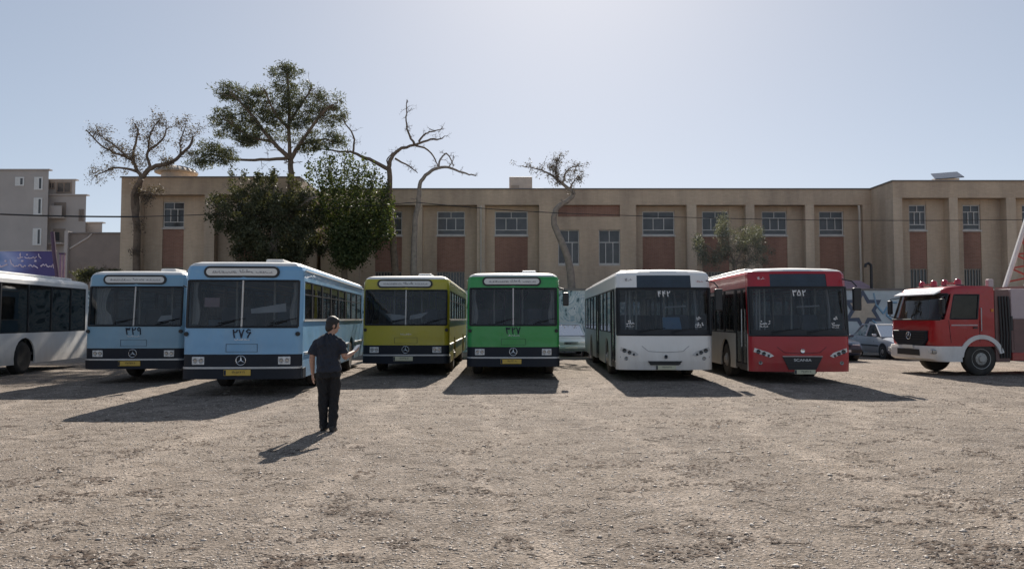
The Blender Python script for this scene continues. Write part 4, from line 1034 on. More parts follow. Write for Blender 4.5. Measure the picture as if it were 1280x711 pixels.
p = MB().add([(-wd, -0.5, zz-0.16), (wd*0.6, -0.5, zz-0.04), (wd, 0.9, zz+0.52), (-wd*0.5, 0.9, zz+0.40), (-wd, -0.5, zz-0.21), (wd*0.6, -0.5, zz-0.09), (wd, 0.9, zz+0.47), (-wd*0.5, 0.9, zz+0.35)],
    [(0,1,2,3),(7,6,5,4),(0,4,5,1),(1,5,6,2),(2,6,7,3),(3,7,4,0)]).build('panel', 'solar', sp)
MB().box(-0.7, 0.7, 0.1, 0.5, 0, zz-0.02).build('stand', 'roof_white', sp)

# ------------------------------------------------------------------ yard wall with mural
DW = 37.6
wl_ = thing('yard_wall', 'painted yard wall with pale blue mural behind the parked buses', 'wall', (0, DW, 0))
WH = az(363, DW)
xs0, xs1 = ax(60, DW), ax(1400, DW); xm0, xm1 = ax(1052, DW), ax(1150, DW)
MB().box(xs0, xm0, 0, 0.3, 0, WH).build('wall', 'mural', wl_)
MB().box(xm0, xs1, 0, 0.3, 0, WH+0.004).build('wall', 'mural_pale', wl_)
MB().box(xs0-0.05, xs1, -0.05, 0.35, WH+0.005, WH+0.10).build('coping', 'parapet', wl_)
def star_pts(cx, cz, r0, r1, n=6):
    return [(cx+(r0 if k % 2 == 0 else r1)*math.sin(math.pi*k/n), cz+(r0 if k % 2 == 0 else r1)*math.cos(math.pi*k/n)) for k in range(2*n)]
cxm, czm = ax(1079, DW), az(388, DW)
MB().prism(star_pts(cxm, czm, 1.05, 0.62), 'y', -0.010, 0.01).build('mural_star', 'mural_dark', wl_)
MB().prism(star_pts(cxm, czm, 0.74, 0.40), 'y', -0.016, -0.0105).build('mural_star', 'mural_beige', wl_)
m = MB()
for a, b in (((1095, 381), (1104, 392)), ((1104, 392), (1112, 378)), ((1112, 378), (1121, 378)), ((1095, 381), (1092, 366)), ((1068, 366), (1074, 373)), ((1090, 400), (1100, 408)), ((1112, 378), (1108, 394)), ((1108, 394), (1118, 402))):
    p, q = at(a[0], a[1], DW), at(b[0], b[1], DW); m.tube([(p.x, -0.012, p.z), (q.x, -0.012, q.z)], 0.045, 5)
m.build('mural_lines', 'blue_b', wl_)
# awning and vent pipe behind the wall
D = 38.6
aw = thing('shed_awning', 'dull purple sheet awning rising just over the mural wall', 'awning', (0, 0, 0))
x0, x1 = ax(1052, D), ax(1094, D); zt0, zt1 = az(350, D), az(362, D)
MB().prism([(D, zt1), (D+0.02, zt1+0.06), (D+1.6, zt0+0.06), (D+1.6, zt0)], 'x', x0, x1).build('sheet', 'awning', aw)
for x in (x0+0.1, x1-0.1): MB().box(x-0.04, x+0.04, D+0.1, D+0.18, 0, zt1+0.03).build('post', 'bars', aw)
vp = MB().tube([at(1081.5, 334, D), at(1082, 330.5, D), at(1085.5, 329, D), at(1088.5, 331, D), at(1089, 335, D), (at(1089, 335, D).x, D, 0)], [0.07]*6, 10).build('vent_pipe', 'black', smooth=True)
tag(vp, 'black bent vent pipe standing behind the mural wall beside the awning', 'vent pipe')

# ------------------------------------------------------------------ left background
D = 62.0
ab = thing('apartment_building', 'grey stepped apartment block at the far left with small windows', 'building', (0, 0, 0))
X = lambda p: ax(p, D); Zz = lambda p: az(p, D)
w_ = MB()
def slab(a, b, d0, d1, q, z0=0.0):
    z1 = az(q, D+d0); xa, xb = ax(a, D+d0), ax(b, D+d0); k = (D+d1)/(D+d0)
    w_.prism([(xa, D+d0), (xb, D+d0), (xb*k, D+d1), (xa*k, D+d1)], 'z', z0, z1); return xa, xb, z1
A_ = slab(-70, 56, 0, 11, 213); B_ = slab(48, 104, 1.2, 11.2, 244.5); C2 = slab(50, 90, 2.2, 9, 225.5, 5.0); E_ = slab(100, 125, 2.6, 10, 279)
w_.build('wall', 'render_wall', ab)
for (xa, xb, z1), d0 in ((A_, 0), (B_, 1.2), (C2, 2.2), (E_, 2.6)): MB().box(xa-0.1, xb+0.1, D+d0-0.1, D+d0+0.35, z1+0.003, z1+0.10).build('parapet', 'render_wall', ab)
def abwin(p0, p1, q0, q1, y, mt='sign_white'):
    X = lambda p: ax(p, y); Zz = lambda p: az(p, y)
    o = MB().box(X(p0), X(p1), y-0.03, y-0.004, Zz(q1), Zz(q0)).build('window', 'pane', ab)
    f = MB(); a, b, c, d_ = X(p0), X(p1), Zz(q1), Zz(q0); t = 0.1
    f.box(a-t, a, y-0.06, y-0.006, c-t, d_+t); f.box(b, b+t, y-0.06, y-0.006, c-t, d_+t); f.box(a, b, y-0.06, y-0.006, c-t, c); f.box(a, b, y-0.06, y-0.006, d_, d_+t); f.box((a+b)/2-0.05, (a+b)/2+0.05, y-0.06, y-0.032, c, d_)
    f.build('frame', mt, o)
    if mt == 'sign_white': MB().box(a, a+(b-a)*0.45, y-0.05, y-0.033, c, d_).build('blind', 'paper', o)
for q in ((223, 236), (249, 267), (287, 305)): abwin(40, 47.5, q[0], q[1], D)
abwin(16, 24, 223, 231, D)
X = lambda p: ax(p, D+1.2); Zz = lambda p: az(p, D+1.2)
for q in ((253, 272), (286, 304)):
    rcs = MB().box(X(64), X(79), D+1.16, D+1.196, Zz(q[1]), Zz(q[0])).build('balcony', 'annex_wall', ab)
    bl = MB(); bl.box(X(63.5), X(79.5), D+0.5, D+1.19, Zz(q[1])-0.12, Zz(q[1])); bl.box(X(63.5), X(79.5), D+0.5, D+0.56, Zz(q[1]), Zz(q[1])+0.9) if q[0] < 260 else None
    bl.build('balcony_slab', 'render_wall', rcs)
    MB().box(X(66), X(72), D+1.12, D+1.158, Zz(q[1])+0.2, Zz(q[0])-0.3).build('door', 'pane', rcs)
abwin(58, 63, 229, 235, D+2.2, 'annex_wall'); abwin(68, 84, 229, 240, D+2.2, 'annex_wall'); abwin(97, 100, 263, 275, D+1.2, 'annex_wall')
D2 = 50.0
an_ = thing('annex_building', 'low brown rendered building between the apartment block and the brick wing', 'building', (0, 0, 0))
MB().box(ax(84.5, D2), ax(152, D2), D2, D2+10, 0, az(292, D2)).build('wall', 'annex_wall', an_)
MB().box(ax(84, D2), ax(153, D2), D2-0.08, D2+10.1, az(292, D2)+0.003, az(290.5, D2)).build('parapet', 'parapet', an_)
MB().tube([(ax(85, D2), D2-0.03, az(311, D2)), (ax(108, D2), D2-0.03, az(297, D2)), (ax(113, D2), D2-0.03, az(292, D2))], 0.05, 6).build('stair_line', 'sill', an_)
MB().box(ax(80, D2), ax(84.3, D2), D2-0.2, D2+0.3, 0, az(289, D2)).build('corner_post', 'render_wall', an_)
D3 = 42.0
bn = thing('banner', 'blue and purple printed banner above the white bus at the far left', 'banner', (0, 0, 0))
bx0, bx1, bz0, bz1 = ax(-55, D3), ax(67, D3), az(345, D3), az(314, D3)
MB().box(bx0, bx1, D3, D3+0.05, bz0, bz1).build('panel', 'banner', bn)
MB().box(bx0, bx1+0.04, D3-0.03, D3+0.08, bz1+0.002, bz1+0.05).build('frame', 'sill', bn)
for x in (bx0+0.5, bx1-0.2, (bx0+bx1)/2): MB().box(x-0.05, x+0.05, D3+0.052, D3+0.15, 0, bz1).build('post', 'bars', bn)
sc = MB(); rg = random.Random(77); scribble(sc, ax(-45, D3), ax(64, D3), az(332, D3), 0.42, D3-0.012, 0.04, rg); scribble(sc, ax(20, D3), ax(48, D3), az(322, D3), 0.26, D3-0.012, 0.03, rg); sc.build('writing', 'banner_text', bn)
lp = MB().tube([at(65.5, 290, 41), at(68, 318, 41), at(71.5, 343, 41), (ax(78, 41), 41, 0)], 0.11, 8).build('leaning_post', 'purple', smooth=True)
tag(lp, 'dark purple leaning post at the right end of the banner', 'post')
gt = thing('gate_frame', 'dull pink metal gate frame beside the banner', 'gate', (0, 0, 0))
for p in (72.5, 76.5): MB().box(ax(p, 43), ax(p, 43)+0.10, 43, 43.1, 0, az(318, 43)).build('post', 'awning', gt)
MB().box(ax(71.5, 43), ax(79, 43), 42.97, 43.13, az(318, 43), az(316, 43)).build('top_bar', 'purple', gt)

# overhead cable
def cable(pts, r, label, D=37.9):
    P_ = []
    for (a, b) in zip(pts, pts[1:]):
        for k in range(10):
            t = k/10; P_.append(at(a[0]+(b[0]-a[0])*t, a[1]+(b[1]-a[1])*t + 3.0*math.sin(math.pi*t)*abs(b[0]-a[0])/400, D))
    P_.append(at(*pts[-1], D))
    tag(MB().tube(P_, r, 6).build('overhead_cable', 'cable', smooth=True), label, 'cable', 'overhead cables')
cable([(-60, 265), (172, 271)], 0.045, 'thick black cable running from the far left to the tall bare trunk')
cable([(172, 271), (520, 253), (712, 267)], 0.022, 'thin cable strung past the crowns of the middle trees')
cable([(712, 267), (1330, 274)], 0.018, 'thin sagging cable across the right half of the brick facade')

# ------------------------------------------------------------------ trees
def leaves(C_, size, n_aspect=2.0, jitter=0.35, flat=False):
    """C_ (n,3) leaf centres -> diamonds"""
    n = len(C_); a = nr.normal(size=(n, 3)); a /= np.linalg.norm(a, axis=1)[:, None]
    b = nr.normal(size=(n, 3)); b -= a*np.sum(a*b, 1)[:, None]; b /= np.linalg.norm(b, axis=1)[:, None]
    L_ = size*(1+jitter*(nr.random(n)*2-1)); W_ = L_/n_aspect
    V = np.stack([C_-a*L_[:, None]*0.5, C_+b*W_[:, None]*0.5, C_+a*L_[:, None]*0.5, C_-b*W_[:, None]*0.5], 1)
    return V.reshape(-1, 3), np.arange(n*4).reshape(-1, 4)
def cloud(centres, radii, per):
    """points in ellipsoids, a little denser toward the skin"""
    out = []
    for c, r in zip(centres, radii):
        n = int(per*1.0); v = nr.normal(size=(n, 3)); v /= np.linalg.norm(v, axis=1)[:, None]
        out.append(np.array(c) + v*(nr.random(n)**0.5)[:, None]*np.array(r))
    return np.concatenate(out)
def smooth_pts(pts, k=3, wob=0.0):
    pts = [Vector(p) for p in pts]; out = []
    for i in range(len(pts)-1):
        p0, p1, p2, p3 = pts[max(i-1, 0)], pts[i], pts[i+1], pts[min(i+2, len(pts)-1)]
        for j in range(k):
            t = j/k
            q = 0.5*((2*p1)+(p2-p0)*t+(2*p0-5*p1+4*p2-p3)*t*t+(3*p1-p0-3*p2+p3)*t**3)
            if wob: q = q + Vector((rng.uniform(-wob, wob), rng.uniform(-wob, wob), rng.uniform(-wob, wob)))
            out.append(q)
    out.append(pts[-1]); return out
def limb(mb, pts, r0, r1, n=8, wob=0.02):
    s = smooth_pts(pts, 4, wob*1.6); k = len(s)
    mb.tube(s, [r0+(r1-r0)*(i/(k-1))**0.8 for i in range(k)], n)
    return s
def twigs(mb, path, cnt, ln, r, depth=1, tips=None, up=0.2, start=0.2):
    for _ in range(cnt):
        i = rng.randrange(int(len(path)*start), len(path)); p = path[i]
        d_ = Vector((rng.gauss(0, 1), rng.gauss(0, 0.7), rng.gauss(0, 0.8)+up)).normalized()
        l = ln*rng.uniform(0.5, 1.2); q = [p]
        for k in range(3):
            d_ = (d_ + Vector((rng.gauss(0, .3), rng.gauss(0, .3), rng.gauss(0, .3)+0.05))).normalized(); q.append(q[-1]+d_*l/3)
        mb.tube(q, [r, r*0.75, r*0.5, r*0.25], 5)
        if tips is not None: tips += q[1:]
        if depth > 0: twigs(mb, q, 3, ln*0.55, r*0.55, depth-1, tips, up, 0.3)

def make_tree(label, D, limbs, zoom, bark, crown=None, leafm=None, name='tree', depth_spread=0.6):
    """limbs: list of (zoom pixel polyline, r0, r1, twigs, len). The first is the trunk, carried down to the ground."""
    sc_, ox, oy = zoom
    T = lambda p, dd=0.0: at(ox+p[0]/sc_, oy+p[1]/sc_, D+dd)
    base = T(limbs[0][0][0]); root = thing(name, label, 'tree', (base.x, D, 0))
    inv = Vector((-base.x, -D, 0))
    mb = MB(); tips = []
    for li, (pl, r0, r1, tw, tl) in enumerate(limbs):
        dd0 = 0 if li == 0 else rng.uniform(-1, 1)*depth_spread
        pts = [T(p, dd0*(k/(max(1, len(pl)-1)))) for k, p in enumerate(pl)]
        if li == 0: pts = [Vector((pts[0].x, D, -0.1)), Vector((pts[0].x, D, pts[0].z*0.5))] + pts
        path = limb(mb, pts, r0, r1, 10 if li == 0 else 7)
        if tw: twigs(mb, path, tw, tl, max(0.014, r1*0.6), 2 if tw < 14 else 1, tips)
    mb.xform(Matrix.Translation(inv)); mb.build('trunk', bark, root, smooth=True)
    return root, T, tips, inv
def add_crown(root, inv, C_, size, asp, leafm, name='crown'):
    C_ = np.asarray(C_) + np.array(inv); V, Fq = leaves(C_, size, asp)
    o = np_mesh(name, V, Fq, leafm); o.parent = root; return o
def tipcloud(tips, per, sd):
    t = np.array([tuple(p) for p in tips]); i = nr.integers(0, len(t), len(t)*per); return t[i] + nr.normal(size=(len(i), 3))*sd

Z1 = (2.54, 90, 60); Z2 = (2.96, 380, 110); Z3 = (3.95, 600, 180)
# T1: sparse tree left
r_, T, tips, inv = make_tree('tall tree with twisting limbs and sparse dry twiggy crown at left end of brick building', 38.6,
    [([(205, 690), (205, 560), (206, 470), (222, 415), (255, 380), (310, 365), (345, 340), (375, 310), (385, 280)], 0.24, 0.05, 6, 0.6),
     ([(222, 412), (205, 385), (190, 355), (140, 335), (95, 310), (45, 260)], 0.11, 0.03, 20, 0.7),
     ([(205, 385), (195, 340), (210, 270), (200, 240)], 0.09, 0.03, 16, 0.62), ([(205, 390), (130, 382), (75, 405)], 0.08, 0.02, 15, 0.6),
     ([(250, 382), (240, 330), (290, 290), (300, 235)], 0.09, 0.025, 16, 0.62), ([(345, 340), (345, 290), (360, 250)], 0.05, 0.02, 6, 0.7),
     ([(190, 355), (120, 300), (80, 270)], 0.06, 0.02, 14, 0.62), ([(240, 335), (250, 270), (280, 225)], 0.05, 0.02, 15, 0.6),
     ([(206, 470), (230, 455), (262, 466)], 0.07, 0.03, 6, 0.6), ([(204, 560), (196, 490), (200, 450), (222, 415)], 0.15, 0.12, 0, 0)], Z1, 'bark')
add_crown(r_, inv, tipcloud(tips, 4, 0.11), 0.10, 2.6, 'leaf_dry')
# T2: pine
r_, T, tips, inv = make_tree('tall pine with ragged layered dark crown rising above the round dark tree', 39.2,
    [([(694, 690), (694, 500), (695, 415), (695, 360), (690, 330), (690, 200), (682, 80)], 0.30, 0.05, 10, 0.8),
     ([(690, 350), (640, 300), (560, 200), (500, 140)], 0.14, 0.04, 14, 0.8), ([(694, 352), (735, 290), (800, 200), (830, 180)], 0.13, 0.04, 12, 0.8),
     ([(685, 350), (600, 355), (515, 355), (440, 338), (400, 355)], 0.10, 0.03, 12, 0.7), ([(640, 300), (560, 280), (480, 225)], 0.09, 0.03, 12, 0.7),
     ([(720, 310), (790, 290), (840, 300)], 0.08, 0.03, 10, 0.6), ([(690, 240), (740, 160), (760, 130)], 0.08, 0.03, 10, 0.6), ([(690, 260), (640, 200), (610, 130)], 0.08, 0.03, 10, 0.6)], Z1, 'bark', name='pine_tree', depth_spread=1.2)
zones = [(495,135,30,20),(545,145,45,25),(575,165,40,25),(480,220,38,25),(530,225,50,30),(590,215,45,30),(640,165,45,35),(670,75,26,26),(690,110,42,36),(720,150,50,40),(700,200,60,40),(760,190,50,40),(815,180,38,32),(825,225,34,28),(770,250,60,34),(825,298,32,18),(640,240,50,34),(600,285,40,18),(700,262,50,30),(510,270,36,16),(455,325,42,20),(410,352,28,18),(485,345,30,16),(560,295,26,12),(765,310,36,14),(650,205,40,30)]
cc, rr2 = [], []
for (x, y, a, b) in zones:
    for k in range(22):
        t = rng.random()*6.283; q = rng.random()**0.5
        c = T((x+a*1.35*q*math.cos(t), y+b*1.4*q*math.sin(t)), rng.uniform(-1, 1)*a/2.54/25*0.9); s = 0.18 + 0.30*rng.random()**1.3
        cc.append(c); rr2.append((s*1.35, s*1.35, s*0.85))
add_crown(r_, inv, cloud(cc, rr2, 56), 0.17, 4.6, 'leaf_pine')
# T3: round dark tree
r_, T, tips, inv = make_tree('round dense dark olive tree covering the end of left wing', 38.2,
    [([(640, 690), (640, 600), (645, 540)], 0.26, 0.14, 0, 0), ([(645, 545), (560, 480), (500, 450)], 0.10, 0.03, 6, 0.8), ([(645, 545), (740, 490), (780, 470)], 0.10, 0.03, 6, 0.8), ([(645, 560), (640, 470), (650, 430)], 0.10, 0.03, 6, 0.8)], Z1, 'bark_pale')
c0 = T((640, 565)); C3 = []
v = nr.normal(size=(420, 3)); v /= np.linalg.norm(v, axis=1)[:, None]
lump = 0.62 + 0.62*vnoise(np.arctan2(v[:, 1], v[:, 0])*1.5+9, v[:, 2]*2.4+9, 41)[:, None]
cen = np.array(c0) + v*(0.62+0.38*nr.random((420, 1)))*lump*1.0*np.array([2.95, 2.6, 2.30]); cen = cen[cen[:, 2] > c0.z-2.2]
rad = np.repeat((0.22+0.34*nr.random((len(cen), 1))**1.5), 3, 1)
pts3 = cloud(cen, rad, 95)
for k in range(9):     # sprigs standing above the crown
    x = rng.choice((510, 545, 590, 640, 690, 740, 560, 470, 615)); h = rng.uniform(10, 45)
    q = [T((x+rng.uniform(-4, 4), 425-h*t), rng.uniform(-.8, .8)) for t in np.linspace(0, 1, 9)]
    pts3 = np.concatenate([pts3, tipcloud(q, 14, 0.10)])
add_crown(r_, inv, pts3, 0.12, 1.7, 'leaf_dark')
# T4: bright leafy tree of upright shoots
r_, T, tips, inv = make_tree('bright green leafy tree of upright shoots beside the dark round tree', 37.7 + 0.9,
    [([(150, 690), (150, 640), (155, 600)], 0.20, 0.12, 0, 0)], Z2, 'bark')
pts4 = []
for (x0, x1, yt) in ((40,20,265),(70,60,270),(95,85,235),(120,110,250),(140,150,250),(165,175,255),(190,195,290),(205,225,270),(225,240,320),(250,262,300),(270,290,345),(285,305,365),(260,330,420),(230,300,480),(150,90,300),(180,130,330),(210,250,400),(180,280,440),(120,60,400),(240,330,520),(200,200,330)):
    yb = 640
    for t in np.linspace(0, 1, 36):
        w_ = 0.34*(1-t*0.70); q = T((160+(x0-160)*min(1, t*1.6)+(x1-x0)*t, yb+(yt-yb)*t), rng.gauss(0, 0.5))
        pts4.append(np.array(q) + nr.normal(size=(int(40*(1.1-t*0.5)), 3))*np.array([w_, w_*1.3, 0.20]))
pts4 = np.concatenate(pts4)
sh = MB()
for (x, y) in ((40,280),(95,250),(150,265),(205,290),(262,320),(300,400)):
    limb(sh, [T((155, 600)), T((155+(x-155)*0.6, 480)), T((x, y))], 0.06, 0.015, 6)
sh.xform(Matrix.Translation(inv)).build('shoots', 'bark', r_, smooth=True)
add_crown(r_, inv, pts4, 0.135, 1.7, 'leaf_green')
# T5, T6 bare trees
r_, T, tips, inv = make_tree('bare dead tree with long reaching limbs right of the bright green tree', 39.4,
    [([(338, 700), (328, 560), (320, 450), (315, 300)], 0.26, 0.13, 0, 0),
     ([(315, 300), (240, 265), (182, 240), (140, 235), (60, 225)], 0.12, 0.03, 5, 0.5), ([(182, 240), (182, 175), (152, 132), (140, 95)], 0.06, 0.02, 6, 0.5),
     ([(315, 300), (320, 265), (350, 230), (410, 210), (470, 190), (505, 190), (520, 178)], 0.13, 0.02, 8, 0.5), ([(408, 208), (385, 165), (378, 110), (382, 45)], 0.07, 0.02, 12, 0.5),
     ([(425, 200), (450, 170), (480, 160), (515, 152)], 0.06, 0.02, 8, 0.4), ([(410, 210), (460, 230), (490, 275), (497, 290)], 0.06, 0.02, 4, 0.4), ([(335, 262), (390, 290), (420, 315)], 0.06, 0.02, 7, 0.4), ([(316, 298), (308, 262), (330, 240)], 0.05, 0.02, 3, 0.4)], Z2, 'bark', name='bare_tree')
r_, T, tips, inv = make_tree('bare tree whose single trunk bends over to the right above the yellow bus', 38.9,
    [([(405, 690), (408, 560), (412, 490), (425, 410), (428, 360), (460, 315), (510, 292), (550, 300), (600, 318), (637, 325)], 0.22, 0.03, 8, 0.35),
     ([(498, 292), (508, 258), (532, 245), (555, 288)], 0.055, 0.03, 5, 0.35), ([(535, 296), (548, 270), (552, 250)], 0.03, 0.02, 3, 0.3)], Z2, 'bark_pale', name='bare_tree')
# T7 leaning tree
r_, T, tips, inv = make_tree('leaning crooked tree with thin wispy crown between the green and white buses', 38.7,
    [([(455, 711), (430, 560), (388, 450), (362, 375), (385, 310), (440, 275), (466, 240)], 0.26, 0.10, 0, 0),
     ([(466, 242), (400, 190), (350, 150), (290, 125), (222, 115)], 0.11, 0.02, 20, 0.6), ([(410, 192), (430, 130), (480, 110)], 0.06, 0.02, 15, 0.55), ([(440, 218), (470, 180), (490, 160)], 0.05, 0.02, 18, 0.5), ([(385, 178), (370, 130), (380, 100)], 0.05, 0.02, 13, 0.55), ([(385, 310), (410, 290), (400, 275)], 0.08, 0.04, 0, 0)], Z3, 'bark_pale')
add_crown(r_, inv, tipcloud(tips, 2, 0.07), 0.09, 2.4, 'leaf_dry')
# T8 grey green
Z4 = (4.443, 820, 200)
r_, T, tips, inv = make_tree('soft grey green feathery tree rising behind white and red buses', 39.0,
    [([(440, 640), (440, 560)], 0.16, 0.10, 0, 0), ([(440, 570), (400, 470), (380, 360)], 0.06, 0.02, 12, 0.6), ([(440, 570), (500, 470), (520, 390)], 0.06, 0.02, 12, 0.6), ([(440, 580), (560, 530), (610, 500)], 0.05, 0.02, 10, 0.6), ([(440, 580), (320, 500), (240, 450)], 0.05, 0.02, 8, 0.6)], Z4, 'bark_pale')
cc, rr2 = [], []
for (x, y, a, b) in ((470,430,90,60),(540,470,80,60),(420,480,80,70),(590,530,60,50),(360,500,60,70),(470,540,95,50),(380,400,40,50),(330,560,60,40),(262,525,22,45),(540,400,50,35),(372,350,22,40),(235,470,12,45)):
    for k in range(14):
        t = rng.random()*6.283; q = rng.random()**0.5; cc.append(T((x+a*q*math.cos(t), y+b*q*math.sin(t)), rng.uniform(-1, 1)*1.2)); s = rng.uniform(0.2, 0.42); rr2.append((s, s, s*1.2))
add_crown(r_, inv, cloud(cc, rr2, 110), 0.085, 3.2, 'leaf_grey')
# small shrub by the annex
r_, T, tips, inv = make_tree('low dark green shrub seen over the roof of the faded blue bus', 38.6,
    [([(120, 350), (120, 340)], 0.08, 0.05, 0, 0), ([(120, 345), (100, 338)], 0.03, 0.02, 6, 0.5), ([(120, 345), (138, 336)], 0.03, 0.02, 6, 0.5)], (1.0, 0, 0), 'bark', name='shrub')
cc = [T((rng.uniform(96, 145), rng.uniform(337, 352)), rng.uniform(-.6, .6)) for k in range(40)]
add_crown(r_, inv, cloud(cc, [(0.35, 0.35, 0.2)]*40, 70), 0.13, 2.6, 'leaf_dark')

# ------------------------------------------------------------------ cars
def make_car(label, loc, yaw, paint, name='parked_car'):
    """front at y=0 heading -y, length along +y"""
    root = thing(name, label, 'car', loc, yaw, 'cars parked by the mural wall')
    L_, hw = 4.3, 0.83
    body = MB()
    # lower body: rings along y (front to rear) with a rounded section
    def sec(y, h, w, zb=0.22):
        return [(-w*0.92, y, zb), (-w, y, zb+0.12), (-w, y, h-0.14), (-w*0.93, y, h-0.03), (-w*0.6, y, h), (w*0.6, y, h), (w*0.93, y, h-0.03), (w, y, h-0.14), (w, y, zb+0.12), (w*0.92, y, zb)]
    rs = [sec(0.0, 0.62, hw*0.84, 0.30), sec(0.06, 0.68, hw*0.90, 0.24), sec(0.25, 0.76, hw*0.97), sec(0.9, 0.84, hw), sec(1.25, 0.90, hw), sec(3.3, 0.93, hw), sec(3.9, 0.92, hw*0.99), sec(4.22, 0.86, hw*0.93), sec(4.3, 0.74, hw*0.86, 0.30)]
    body.rings(rs)
    # roof + pillars
    A0, A1, B0, B1 = (1.05, 0.88), (1.85, 1.38), (3.05, 1.40), (3.75, 0.92)
    rw = hw*0.72
    body.prism([(1.80, 1.375), (1.95, 1.42), (2.5, 1.44), (3.0, 1.42), (3.12, 1.385)], 'x', -rw, rw)
    def bar(mb, p, q, t=0.035): mb.tube([p, q], t, 6)
    for s in (-1, 1):
        bar(body, (s*hw*0.90, 1.08, 0.89), (s*rw, 1.85, 1.40)); bar(body, (s*hw*0.93, 2.45, 0.90), (s*rw, 2.45, 1.41)); bar(body, (s*hw*0.88, 3.72, 0.91), (s*rw, 3.08, 1.40), 0.05)
    body.build('body', paint, root, smooth=True)
    g = MB().add([(-hw*0.88, 1.08, 0.88), (hw*0.88, 1.08, 0.88), (rw*0.97, 1.84, 1.385), (-rw*0.97, 1.84, 1.385)], [(0,1,2,3)]).build('windscreen', 'car_glass', root)
    MB().add([(-hw*0.86, 3.72, 0.90), (hw*0.86, 3.72, 0.90), (rw*0.95, 3.1, 1.385), (-rw*0.95, 3.1, 1.385)], [(0,1,2,3)]).build('rear_window', 'car_glass', root)
    for s in (-1, 1):
        x0, x1 = s*hw*0.915, s*rw*0.985
        MB().add([(x0, 1.14, 0.89), (x0, 2.43, 0.91), (x1, 2.43, 1.39), (x1, 1.86, 1.385)], [(0,1,2,3)]).build('window', 'car_glass', root)
        MB().add([(x0, 2.48, 0.91), (x0, 3.66, 0.91), (x1, 3.08, 1.385), (x1, 2.48, 1.39)], [(0,1,2,3)]).build('window', 'car_glass', root)
        ya = 0.03
        MB().box(s*0.50-0.15, s*0.50+0.15, ya-0.02, ya+0.1, 0.57, 0.66).build('headlight', 'lens', root, bevel=0.02)
        m = MB().box(s*(hw+0.10)-0.09, s*(hw+0.10)+0.09, 1.28, 1.36, 0.90, 1.01).build('mirror', paint, root, bevel=0.03)
        MB().box(min(s*hw, s*(hw+0.02)), max(s*hw, s*(hw+0.02)), 1.2, 3.4, 0.50, 0.55).build('side_strip', 'black', root)
        for y in (0.82, 3.42):
            t = MB().lathe([(-0.19*s, 0.18), (-0.19*s, 0.28), (-0.1*s, 0.305), (-0.02*s, 0.29), (0, 0.20)], (s*(hw+0.005), y, 0.300), 'x', 24).build('wheel', 'rubber', root, smooth=True)
            MB().lathe([(-0.1*s, 0.19), (0.006*s, 0.195), (-0.02*s, 0.14), (0.012*s, 0.08), (0.015*s, 0.01)], (s*(hw+0.005), y, 0.300), 'x', 18).build('rim', 'steel', t, smooth=True)
            MB().lathe([(-0.22*s, 0.35), (0.003*s, 0.35)], (s*hw, y, 0.300), 'x', 24).build('wheel_arch', 'black', root)
    MB().box(-0.30, 0.30, 0.0, 0.06, 0.54, 0.64).build('grille', 'black', root)
    MB().box(-hw*0.86, hw*0.86, -0.06, 0.08, 0.34, 0.47).build('bumper', 'black' if paint == 'navy_car' else paint, root, bevel=0.03)
    MB().box(-0.26, 0.26, -0.075, -0.062, 0.36, 0.45).build('licence_plate', 'sign_white', root)
    for (x, y) in ((-0.36, 2.2), (0.36, 2.2)): MB().box(x-0.22, x+0.22, y, y+0.16, 0.5, 1.15).build('seat', 'seat', root, bevel=0.04)
    MB().box(-0.7, 0.7, 1.1, 1.4, 0.75, 0.90).build('dashboard', 'dash', root)
    return root
make_car('silver sedan parked by the mural, half hidden behind the fire engine', (16.0, 30.4, 0), R(-1), 'silver')
make_car('dark blue car peeking out right beside the red bus', (12.75, 29.3, 0), R(1), 'navy_car')
make_car('pale blue car standing in the gap between green and white buses', (2.55, 32.8, 0), R(2), 'pale_car')

# ------------------------------------------------------------------ fire engine  (local +x forward, +y its left)
fe = thing('fire_engine', 'red fire engine with white bumper and wheel arches at the right edge', 'fire engine', (13.55, 23.3, 0), R(184.5))
W = 1.16
def cab_ring(z, xf, xb, r=0.28):
    p = []
    for k in range(5): a = R(90*k/4); p.append((xf-r+r*math.cos(a), W-r+r*math.sin(a), z))
    p += [(xb, W, z), (xb, -W, z)]
    for k in range(5): a = R(-90+90*k/4); p.append((xf-r+r*math.cos(a), -W+r+r*math.sin(a), z))
    return p
xb = -0.42
lv = [(0.84, 1.36), (1.10, 1.42), (1.62, 1.40)]
cab = MB(); cab.rings([cab_ring(z, x, xb) for z, x in lv])
up = [(2.36, 1.14), (2.48, 1.08), (2.56, 0.98), (2.60, 0.75)]
cab.rings([cab_ring(up[0][0], up[0][1], xb), cab_ring(up[1][0], up[1][1], xb), cab_ring(up[2][0], up[2][1], xb+0.03), cab_ring(up[3][0], up[3][1], xb+0.2)])
for s in (-1, 1):
    # A post, rear quarter, lower door skin over the arch
    ra = [(1.10, 1.62), (0.92, 1.62), (0.80, 2.36), (0.88, 2.36)]
    cab.prism(ra, 'y', s*(W-0.05), s*W)
    cab.prism([(0.10, 1.62), (xb, 1.62), (xb, 2.36), (0.02, 2.36)], 'y', s*(W-0.05), s*W)
cab.box(xb, xb+0.05, -W+0.05, W-0.05, 1.62, 2.36)
cab.build('cab', 'truck_red', fe, smooth=True)
z0, z1 = 1.62, 2.36
g = MB(); g.grid([[Vector(p) + Vector((-0.012, 0, 0)) for p in (cab_ring(z0, 1.40, xb)[3::-1] if False else [cab_ring(z0, 1.40, xb)[i] for i in (3, 2, 1, 0, 11, 10, 9, 8)])], [Vector(p) + Vector((-0.012, 0, 0)) for p in [cab_ring(z1, 1.14, xb)[i] for i in (3, 2, 1, 0, 11, 10, 9, 8)]]])
